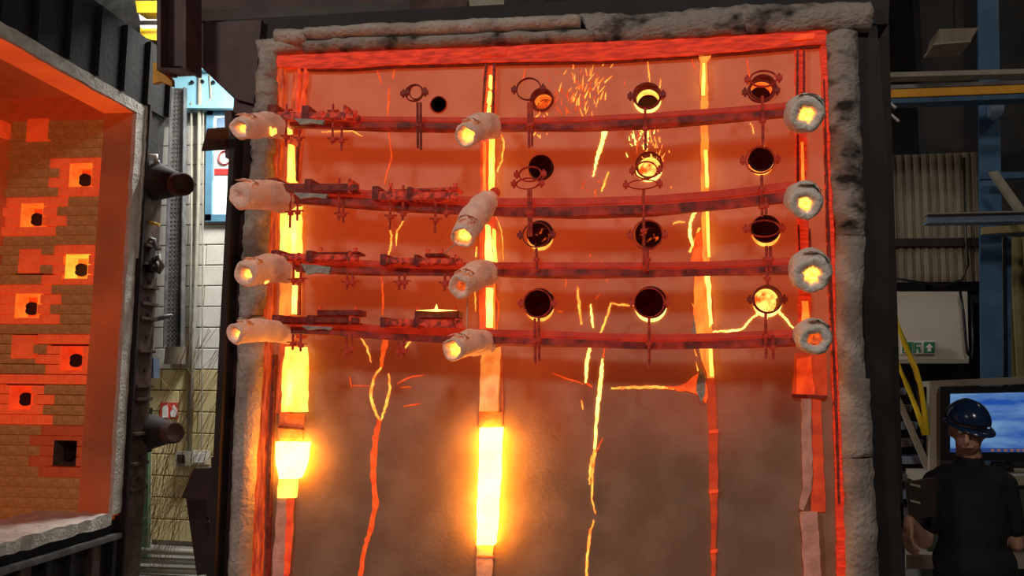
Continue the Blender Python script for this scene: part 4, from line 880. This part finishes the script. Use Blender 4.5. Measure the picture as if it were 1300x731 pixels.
# ================================================================== PIPE CLAMPS (rings on rods)
def clamp(label, rings_, rods, off=.24, m='hot_rod'):
    x, y = rings_[0][:2]; t = thing('pipe_clamp', S(x, y, off), label, 'clamp', 'pipe clamps on rods')
    for (x, y, R, sq, tilt, mm) in rings_:
        bm = bmesh.new(); c = S(x, y, off); ring(bm, c, R, .008, squash=sq, tilt=tilt); rg = fin(bm, 'clamp_ring', mm, t, True)
        for s_ in (-1, 1):
            bm = bmesh.new(); e = c + Vector((s_ * (R + .012), 0, 0)); box(bm, e + Vector((-.014, -.012, -.010)), e + Vector((.014, .012, .010))); tube(bm, [e + Vector((0, 0, -.022)), e + Vector((0, 0, .022))], .006, 6); fin(bm, 'clamp_screw', mm, rg)
    for x, ya, yb in rods:
        bm = bmesh.new(); tube(bm, [S(x, ya, off + .03), S(x + .5, yb, off + .03)], .007, 6); fin(bm, 'threaded_rod', m, t)
        bm = bmesh.new(); mid = [b for b in (0,)]; c = S(x, (ya + yb) / 2, off + .03); tube(bm, [c + Vector((0, 0, -.008)), c + Vector((0, 0, .008))], .016, 6); fin(bm, 'nut', m, t)
clamp('double empty ring clamp beside the small black hole', [(526, 118, .048, .95, .1, 'dark_iron'), (528, 117, .036, 1.0, -.3, 'dark_iron')], [(530, 130, 188), (534, 130, 190)], m='dark_iron')
clamp('empty ring clamp up-left of the top left pipe', [(671, 113, .062, .95, .1, 'dark_iron')], [(671, 130, 188), (675, 130, 186)])
clamp('ring clamp round the top middle pipe', [(821, 121, .068, .95, .1, 'dark_iron')], [(819, 137, 190)])
clamp('tilted ring clamp over the top right pipe', [(969, 100, .062, .75, .3, 'hot_rod'), (966, 116, .062, .9, .1, 'dark_iron')], [(968, 122, 185)])
clamp('pair of loose ring clamps below-left of the second row left pipe', [(673, 221, .056, .75, .3, 'hot_rod'), (670, 233, .058, .6, .5, 'hot_rod')], [(671, 240, 300), (674, 240, 300)])
clamp('pair of loose ring clamps below the second row middle pipe', [(820, 216, .054, .85, .2, 'hot_rod'), (816, 234, .070, .45, .5, 'hot_rod')], [(817, 240, 345)])
clamp('ring clamp round the second row right pipe', [(965, 203, .068, .98, .1, 'hot_rod')], [(967, 222, 258)])
clamp('ring clamp round the third row left pipe', [(681, 298, .070, .9, .1, 'dark_iron')], [(681, 315, 344)])
clamp('ring clamp round the third row middle pipe', [(822, 298, .072, 1, 0, 'hot_rod')], [(822, 315, 344)])
clamp('flattened ring clamp round the third row right pipe', [(970, 290, .072, .6, .3, 'hot_rod')], [(967, 250, 275), (972, 250, 272), (973, 312, 345), (978, 312, 345)])
clamp('ring clamp round the lowest left pipe', [(682, 385, .070, .98, 0, 'hot_rod')], [(679, 404, 462), (684, 404, 458)])
clamp('ring clamp round the lowest middle pipe', [(824, 384, .072, .98, 0, 'hot_rod')], [(824, 404, 468)])
clamp('ring clamp round the brightly glowing lowest right pipe', [(974, 380, .066, .98, 0, 'dark_iron')], [(972, 398, 455), (981, 425, 457), (974, 345, 362)])
# thermocouple wires in front of the wall
for lab, pts in (('thin wire drooping between the second and third middle wrapped arms', [(583, 305, .5), (572, 315, .35), (564, 322, .3)]), ('thin wire hanging between the third and lowest middle wrapped arms', [(594, 372, .4), (593, 395, .4), (592, 426, .35)])):
    tag(tubeo('thin_wire', [S(*p) for p in pts], .003, 'blanket', None, 5), lab, 'wire')
# ================================================================== RIGHT SIDE OF THE HALL
def corr(name, x0, x1, y0, y1, Y, m, parent, pitch=.078, dpt=.022):
    A, B = onY(x0, (y0 + y1) / 2, Y), onY(x1, (y0 + y1) / 2, Y); zt, zb = onY((x0 + x1) / 2, y0, Y).z, onY((x0 + x1) / 2, y1, Y).z
    bm = bmesh.new(); prev = None; x = A.x; k = 0
    while x < B.x:
        for fx, fy in ((0, 0), (.45, 0), (.55, dpt), (.9, dpt)):
            X = x + fx * pitch; v = [bm.verts.new((X, Y + fy, zb)), bm.verts.new((X, Y + fy, zt)), bm.verts.new((X, Y + fy + .008, zt)), bm.verts.new((X, Y + fy + .008, zb))]
            if prev:
                for j in range(4): bm.faces.new((prev[j], prev[(j + 1) % 4], v[(j + 1) % 4], v[j]))
            else: bm.faces.new(v)
            prev = v
        x += pitch
    bm.faces.new(prev[::-1]); return fin(bm, name, m, parent)
tag(boxo('wall_right_end', (2.6, 9.06, 0), (11.8, 9.3, 8.6), 'dark_ceiling'), kind='structure')
cl = thing('wall_cladding', onY(1175, 360, 9), None, None); tag(cl, kind='structure')
corr('cladding_sheet', 1060, 1250, 196, 303, 9.0, 'cladding', cl)  # sheet stops low; the dark wall above it stands in for shadow
corr('cladding_sheet', 1060, 1250, 313, 358, 8.95, 'cladding', cl)
ppx('cladding_rail', [(1060, 303), (1780, 299), (1780, 309), (1060, 313)], 8.9, .15, 'black_steel', cl)
corr('cladding_sheet', 1270, 1780, 296, 486, 8.8, 'cladding_ochre', cl, .12, .04)
o = tubeo('looped_cable', [onY(x, y, 8.8) for x, y in ((1224, 200), (1226, 300), (1229, 335), (1222, 355), (1200, 362), (1165, 358), (1120, 351))], .012, 'plastic_black'); tag(o, 'black cable looping down the corrugated cladding', 'cable')
wp = thing('wall_panel', onY(1175, 460, 8.7), None, None); tag(wp, kind='structure')
ppx('panel', [(1050, 370), (1228, 370), (1230, 458), (1050, 458)], 8.7, .35, 'panel_white', wp)
ppx('panel_edge', [(1050, 456), (1230, 456), (1230, 461), (1050, 461)], 8.66, .39, 'beige', wp)
o = tubeo('hanging_cord', [onY(x, y, 8.6) for x, y in ((1219, 370), (1223, 395), (1226, 430), (1228, 448), (1233, 456), (1236, 440), (1234, 380))], .013, 'plastic_black'); tag(o, 'black cord hanging at the edge of the white panel', 'cable')
es = thing('exit_sign', onY(1166, 450, 8.6), 'green and white running-man exit sign on the white panel', 'sign')
ppx('sign_plate', [(1144, 432), (1188, 432), (1188, 449), (1144, 449)], 8.64, .02, 'sign_white', es)
for x0, x1 in ((1145.5, 1158), (1159, 1160), (1173, 1187)): ppx('green_field', [(x0, 434), (x1, 434), (x1, 448), (x0, 448)], 8.63, .01, 'sign_green', es)
Ye = 8.62
for poly in ([(1150, 437), (1152, 437), (1152, 439), (1150, 439)], [(1149, 440), (1153, 439), (1154, 443), (1156, 447), (1154.5, 447), (1152, 444), (1149, 447), (1147, 447), (1150, 443), (1147, 442)]): ppx('running_figure', poly, Ye, .008, 'sign_white', es)
ppx('arrow', [(1180, 436), (1185, 441), (1182, 441), (1182, 446), (1178, 446), (1178, 441), (1175, 441)], Ye, .008, 'sign_white', es)
ppx('door_mark', [(1161, 435), (1170, 435), (1170, 437), (1163, 437), (1163, 440), (1168, 440), (1170, 447), (1167, 447), (1165, 442), (1163, 442), (1163, 447), (1161, 447)], Ye, .008, 'sign_green', es)
bc = thing('blue_column', onY(1258, 490, 8.3), 'blue painted steel column behind the person', 'column')
ppx('flange', [(1237, -300), (1263, -300), (1270, 130), (1274, 500), (1277, 640), (1249, 640), (1246, 500), (1243, 130)], 8.3, .03, 'steel_blue', bc)
ppx('web', [(1254, 130), (1258, 130), (1262, 640), (1258, 640)], 8.33, .2, 'steel_blue', bc)
ppx('knee_plate', [(1256, 128), (1276, 126), (1274, 144), (1266, 150), (1258, 146)], 8.2, .08, 'pale_blue', bc)
ppx('side_plate', [(1278, 300), (1284, 300), (1284, 490), (1280, 490)], 8.4, .1, 'steel_blue', bc)
for x, y, x1, y1, lab, m, Y in ((1178, 271, 1780, 261, 'pale blue horizontal beam with a free left end', 'pale_blue', 7.6),):
    b = thing('blue_beam', onY(1178, 282, Y), lab, 'beam'); ppx('web', [(x, y), (x1, y1 - 4), (x1, y1 + 8), (x, y + 9)], Y, .04, m, b); ppx('flange', [(x, y + 9), (x1, y1 + 8), (x1, y1 + 11), (x, y + 12)], Y - .05, .14, m, b); ppx('flange', [(x, y - 1), (x1, y1 - 5), (x1, y1 - 3), (x, y + 1)], Y - .05, .14, 'beam_grey', b)
o = ppx('cross_beam', [(1245, 219), (1780, 206), (1780, 214), (1245, 227)], 8.0, .08, 'steel_blue'); tag(o, 'dark blue cross beam level with the top of the diagonal brace', 'beam')
o = ppx('diagonal_brace', [(1257, 218), (1267, 217), (1318, 288), (1306, 288)], 7.8, .06, 'beam_grey'); tag(o, 'beige diagonal brace above the pale blue beam', 'brace')
o = ppx('yellow_green_rail', [(1248, 288), (1780, 256), (1780, 264), (1248, 297)], 8.1, .06, 'cladding_ochre'); tag(o, 'dull ochre rail just under the pale blue beam', 'beam')
cr_ = thing('crane_rail', onY(1210, 125, 7.6), 'yellow crane runway rail high on the right', 'crane rail')
ppx('rail', [(1000, 118.7), (1780, 89.5), (1780, 99.5), (1000, 128.7)], 7.6, .2, 'crane_yellow', cr_)
ppx('rail_head', [(1000, 112.7), (1780, 83.5), (1780, 88.5), (1000, 117.7)], 7.65, .1, 'grey_steel', cr_)
ppx('rail_foot', [(1000, 129.7), (1780, 100.5), (1780, 107.5), (1000, 135.7)], 7.62, .15, 'steel_blue', cr_)
o = ppx('grey_runway_beam', [(1000, 95), (1780, 75), (1780, 81), (1000, 101)], 7.0, .12, 'beam_grey'); tag(o, 'slim grey beam above the yellow crane rail', 'beam')
lf = thing('unlit_lamp', onY(1215, 55, 7), 'unlit brown box lamp hanging high on the right', 'lamp')
ppx('housing', [(1192, 37), (1242, 35), (1232, 52), (1187, 55)], 7.0, .25, 'cladding', lf); ppx('suspension', [(1212, -20), (1215, -20), (1215, 38), (1212, 38)], 7.1, .03, 'black_steel', lf); ppx('rim', [(1186, 54), (1233, 51), (1233, 53), (1186, 57)], 6.98, .28, 'beam_grey', lf)
for i, (a, b) in enumerate((((1127, 128), (1137, 137)), ((1127, 142), (1141, 154)))):
    o = tubeo('bright_bar', [onY(a[0] - 6, a[1] - 5, YS + .55), onY(*b, YS + .5)], .008, 'sign_white'); tag(o, ('upper' if i == 0 else 'lower') + ' of two short bright rods right of the frame top', 'rod')
# stairs with yellow handrail
st = thing('staircase', onY(1150, 700, 6.6), 'dark steel staircase beside the white panel', 'stairs')
for i in range(9):
    y = 492 + i * 22; ppx('tread', [(1105 + i * 3, y), (1152 + i * 7, y), (1150 + i * 7, y + 9), (1103 + i * 3, y + 9)], 6.7 - i * .05, .22, 'grey_steel' if i % 2 else 'pale_blue', st)
ppx('stringer', [(1128, 484), (1133, 482), (1240, 720), (1232, 730)], 6.35, .04, 'beam_grey', st)
hr = thing('handrail', onY(1170, 550, 6.2), 'bent yellow tubular handrail beside the stairs', 'handrail')
bm = bmesh.new(); tube(bm, [onY(x, y, 6.3) for x, y in ((1127, 376), (1135, 400), (1148, 435), (1162, 468), (1168, 490), (1173, 520), (1177, 552))], .020, 10); fin(bm, 'rail', 'rail_yellow', hr, True)
bm = bmesh.new(); tube(bm, [onY(x, y, 6.3) for x, y in ((1129, 428), (1138, 458), (1152, 490), (1164, 520), (1174, 552))], .018, 10); fin(bm, 'rail', 'rail_yellow', hr, True)
bm = bmesh.new(); tube(bm, [onY(x, y, 6.3) for x, y in ((1163, 466), (1167, 520), (1170, 545))], .012, 8); fin(bm, 'baluster', 'black_steel', hr, True)
# monitor
mo = thing('monitor', onY(1250, 590, 6.2), 'large black monitor showing a blue desktop behind the person', 'monitor')
ppx('bezel', [(1194, 492), (1352, 488), (1352, 586), (1194, 584)], 6.2, .06, 'plastic_black', mo, .006)
ppx('screen', [(1207, 500), (1344, 497), (1344, 569), (1207, 569)], 6.19, .012, 'screen_blue', mo)
ppx('taskbar', [(1207, 569), (1344, 569), (1344, 574), (1207, 574)], 6.188, .012, 'taskbar', mo)
for x in (1258, 1266, 1275, 1283, 1291, 1298): ppx('icon', [(x, 570), (x + 4, 570), (x + 4, 573), (x, 573)], 6.184, .006, 'icon_orange', mo)
ppx('stand', [(1262, 586), (1284, 586), (1290, 604), (1256, 604)], 6.24, .05, 'plastic_black', mo)
o = ppx('window_mullion', [(1181, 488), (1193, 490), (1193, 600), (1180, 600)], 6.3, .08, 'beige'); tag(o, 'beige upright edge left of the monitor', 'post')
o = ppx('shelf_edge', [(1181, 484), (1352, 476), (1352, 486), (1181, 491)], 6.35, .2, 'beam_grey'); tag(o, 'grey ledge above the monitor', 'shelf')
dk = thing('control_desk', onY(1250, 735, 6.1), 'dark green fronted control desk with pale top below the monitor', 'desk')
ppx('desk_top', [(1176, 604), (1352, 604), (1352, 616), (1176, 616)], 6.0, .5, 'beige', dk)
ppx('front_panel', [(1178, 616), (1352, 616), (1352, 704), (1178, 704)], 6.05, .04, 'desk_green', dk)
zb_ = onY(1250, 720, 6.0).z
ppx('plinth', [(1150, 704), (1352, 704), (1352, 722), (1150, 722)], 5.95, .4, 'beam_grey', dk)
boxo('side_support', (onY(1180, 700, 6.1).x, 6.05, 0), (onY(1350, 700, 6.1).x, 6.4, zb_ + .02), 'desk_green', dk)
# frame-side post carrying things at the far right of the specimen
o = ppx('side_post', [(1118, 20), (1128, 20), (1150, 745), (1132, 745)], YS + .5, .2, 'black_steel'); tag(o, 'black steel post directly right of the restraint frame', 'post')
# ================================================================== PERSON
YP = 4.75
def P(px, py, dy=0): return onY(px, py, YP + dy)
def caps(bm, a, b, ra, rb, n=7):
    a, b = Vector(a), Vector(b); L_ = (b - a).length; k = max(2, int(L_ / (min(ra, rb) * .45)) + 1)
    for i in range(k + 1):
        t_ = i / k; bmesh.ops.create_icosphere(bm, subdivisions=2, radius=lerp(ra, rb, t_), matrix=Matrix.Translation(a.lerp(b, t_)))
def ell(bm, c, rx, ry, rz, rot=0): bmesh.ops.create_icosphere(bm, subdivisions=3, radius=1, matrix=Matrix.Translation(c) @ Matrix.Rotation(rot, 4, 'Z') @ Matrix.Diagonal((rx, ry, rz, 1)))
def remesh(bm, name, m, parent, vox, smooth=6):
    o = fin(bm, name, m, parent, True)
    md = o.modifiers.new('r', 'REMESH'); md.mode = 'VOXEL'; md.voxel_size = vox; md.use_smooth_shade = True
    s_ = o.modifiers.new('s', 'SMOOTH'); s_.factor = .5; s_.iterations = smooth
    dg = bpy.context.evaluated_depsgraph_get(); me = bpy.data.meshes.new_from_object(o.evaluated_get(dg)); o.modifiers.clear(); o.data = me
    for q in me.polygons: q.use_smooth = True
    return o
hd = P(1229, 545); hx, hz = hd.x, hd.z                 # middle of the head
V3 = lambda x, y, z: Vector((hx + x, YP + y, z))
per = thing('person', Vector((hx, YP, 0)), 'person in dark blue hard hat and dark short-sleeved clothes standing beside the test frame', 'person')
bm = bmesh.new()
zsh = hz - .235                                        # shoulder height
zh = .90
# head, jaw, neck, turned down and towards the frame
fdir = Vector((-.35, -.93, -.25)).normalized()
ell(bm, V3(0, 0, hz + .015), .078, .098, .110, .3); ell(bm, V3(-.012, -.030, hz - .065), .056, .066, .055, .3)
hc = V3(0, 0, hz); sd = Vector((fdir.y, -fdir.x, 0)).normalized()
caps(bm, hc + fdir * .098 + Z * .012, hc + fdir * .122 - Z * .028, .009, .014)         # nose
caps(bm, hc + fdir * .085 + sd * .035 + Z * .032, hc + fdir * .085 - sd * .035 + Z * .032, .014, .014)
caps(bm, hc + fdir * .098 + sd * .02 - Z * .06, hc + fdir * .098 - sd * .02 - Z * .06, .009, .009)
for s_ in (-1, 1): ell(bm, hc + sd * (.08 * s_) - Z * .012, .012, .018, .032)
caps(bm, V3(.0, .02, hz - .06), V3(.01, .03, zsh + .03), .058, .066)
# trunk
caps(bm, V3(-.09, .03, zsh - .03), V3(.10, .03, zsh - .03), .072, .072); ell(bm, V3(.005, .03, zsh - .20), .155, .105, .24); ell(bm, V3(.005, .03, zh + .12), .14, .105, .20); ell(bm, V3(.005, .04, zh - .02), .155, .118, .13)
# legs and shoes
for s_ in (-1, 1):
    caps(bm, V3(.01 + s_ * .09, .03, zh - .05), V3(.01 + s_ * .10, .01, .48), .092, .062); caps(bm, V3(.01 + s_ * .10, .01, .48), V3(.01 + s_ * .11, .05, .09), .058, .042); caps(bm, V3(.01 + s_ * .11, .05, .055), V3(.01 + s_ * .13, -.13, .04), .048, .036)
# arms
shR, shL = V3(-.158, .03, zsh - .045), V3(.165, .03, zsh - .045)
elR = V3(-.245, -.03, zsh - .33); haR = P(1152, 688, -.20)
elL = V3(.215, .06, zsh - .34); haL = P(1274, 690, .02)
def hand(bm, wrist, d, palmn, side):
    d = d.normalized(); s_ = d.cross(palmn).normalized() * side
    kn = wrist + d * .085
    caps(bm, wrist, wrist + d * .03, .026, .028); 
    for i, (o_, l1, l2, l3) in enumerate(((-.030, .042, .026, .020), (-.010, .048, .030, .022), (.010, .044, .028, .021), (.029, .034, .021, .018))):
        caps(bm, wrist + d * .02 + s_ * o_ * .6, kn + s_ * o_, .016, .0115)
        a = kn + s_ * o_; d1 = (d + palmn * .35 + s_ * o_ * 2).normalized(); b = a + d1 * l1; d2 = (d + palmn * .9).normalized(); c_ = b + d2 * l2; d3 = (d * .7 + palmn * 1.2).normalized()
        caps(bm, a, b, .0105, .0098); caps(bm, b, c_, .0098, .009); caps(bm, c_, c_ + d3 * l3, .009, .008)
    a = wrist + d * .03 - s_ * .026; b = a + (d * .6 - s_ * .8 + palmn * .5).normalized() * .045; caps(bm, a, b, .015, .012); caps(bm, b, b + (d * .9 - s_ * .15 + palmn * .5).normalized() * .042, .0115, .0095)
wrR = haR + Vector((.02, .03, .10)); caps(bm, shR, elR, .056, .044); caps(bm, elR, wrR, .043, .028); hand(bm, wrR, (haR - wrR), Vector((.8, .3, 0)).normalized(), 1)
wrL = haL + Vector((-.01, .0, .10)); caps(bm, shL, elL, .056, .044); caps(bm, elL, wrL, .043, .028); hand(bm, wrL, (haL - wrL), Vector((-.8, -.2, 0)).normalized(), -1)
remesh(bm, 'body', 'skin', per, .0058, 4)
for s_ in (-1, 1):
    bm = bmesh.new(); ell(bm, hc + fdir * .082 + sd * (.03 * s_) + Z * .010, .011, .011, .011); fin(bm, 'eye', 'eye', per, True)
# clothes
bm = bmesh.new()
caps(bm, V3(-.10, .03, zsh - .03), V3(.11, .03, zsh - .03), .088, .088); ell(bm, V3(.005, .03, zsh - .20), .178, .130, .27); ell(bm, V3(.005, .03, zh + .12), .165, .130, .24); ell(bm, V3(.005, .04, zh + .0), .178, .138, .13)
for sh, el in ((shR, elR), (shL, elL)): caps(bm, sh, sh.lerp(el, .72), .070, .064)
caps(bm, V3(.0, .03, zsh + .02), V3(.005, .03, zsh + .06), .085, .075)
remesh(bm, 'shirt', 'cloth_black', per, .011, 5)
bm = bmesh.new(); ell(bm, V3(.01, .04, zh - .04), .20, .148, .14)
for s_ in (-1, 1): caps(bm, V3(.01 + s_ * .09, .03, zh - .06), V3(.01 + s_ * .10, .01, .48), .110, .080); caps(bm, V3(.01 + s_ * .10, .01, .48), V3(.01 + s_ * .11, .05, .13), .078, .068)
remesh(bm, 'trousers', 'cloth_black', per, .012, 5)
for s_ in (-1, 1):
    bm = bmesh.new(); caps(bm, V3(.01 + s_ * .11, .06, .06), V3(.01 + s_ * .13, -.13, .052), .06, .05); remesh(bm, 'shoe', 'plastic_black', per, .01, 3)
# hard hat
bm = bmesh.new(); bmesh.ops.create_uvsphere(bm, u_segments=36, v_segments=20, radius=1)
bmesh.ops.delete(bm, geom=[v for v in bm.verts if v.co.z < -.12], context='VERTS')
hrot = Matrix.Rotation(math.atan2(fdir.x, -fdir.y) * -1, 4, 'Z')
tiltm = Matrix.Rotation(math.radians(14), 4, 'X')
HM = Matrix.Translation(hc + Z * .045 - fdir * .002) @ hrot @ tiltm
for v in bm.verts:
    rid = 1 + .035 * max(0, 1 - abs(v.co.x) * 7) * max(0, v.co.z)
    v.co = HM @ Vector((v.co.x * .100 * rid, v.co.y * .122 * rid, v.co.z * .112 * rid))
helmet = fin(bm, 'hard_hat', 'helmet_blue', per, True)
sm_ = helmet.modifiers.new('t', 'SOLIDIFY'); sm_.thickness = .005
bm = bmesh.new(); n = 40; g = []
for i in range(n):
    a = 2 * math.pi * i / n; f = max(0, -math.sin(a)) ** 2; e = .006 + .030 * f
    g.append([bm.verts.new(HM @ Vector((math.cos(a) * rx, math.sin(a) * ry, zz))) for rx, ry, zz in ((.096, .118, -.010), (.099 + e, .121 + e, -.018 - .02 * f), (.099 + e, .121 + e, -.024 - .02 * f), (.096, .118, -.016))])
for i in range(n):
    a, b = g[i], g[(i + 1) % n]
    for j in range(4): bm.faces.new((a[j], a[(j + 1) % 4], b[(j + 1) % 4], b[j]))
fin(bm, 'brim', 'helmet_blue', helmet, True)
# folder under the arm
fo = thing('folder', P(1172, 660, -.16), 'dark brown folder held at the side of the person', 'folder')
bm = bmesh.new(); prism(bm, [P(x, y, -.17) for x, y in ((1150, 612), (1188, 606), (1190, 655), (1156, 662))], .03); bmesh.ops.bevel(bm, geom=list(bm.edges), offset=.004, segments=1, affect='EDGES'); fin(bm, 'cover', 'folder_brown', fo)
for y in (613, 634):
    bm = bmesh.new(); prism(bm, [P(x, yy, -.178) for x, yy in ((1155, y), (1168, y + 3), (1169, y + 6), (1156, y + 3))], .01); fin(bm, 'clip', 'beige', fo)
print('YS', YS, 'C0', tuple(C0), 'hz', hz, 'person x', hx)
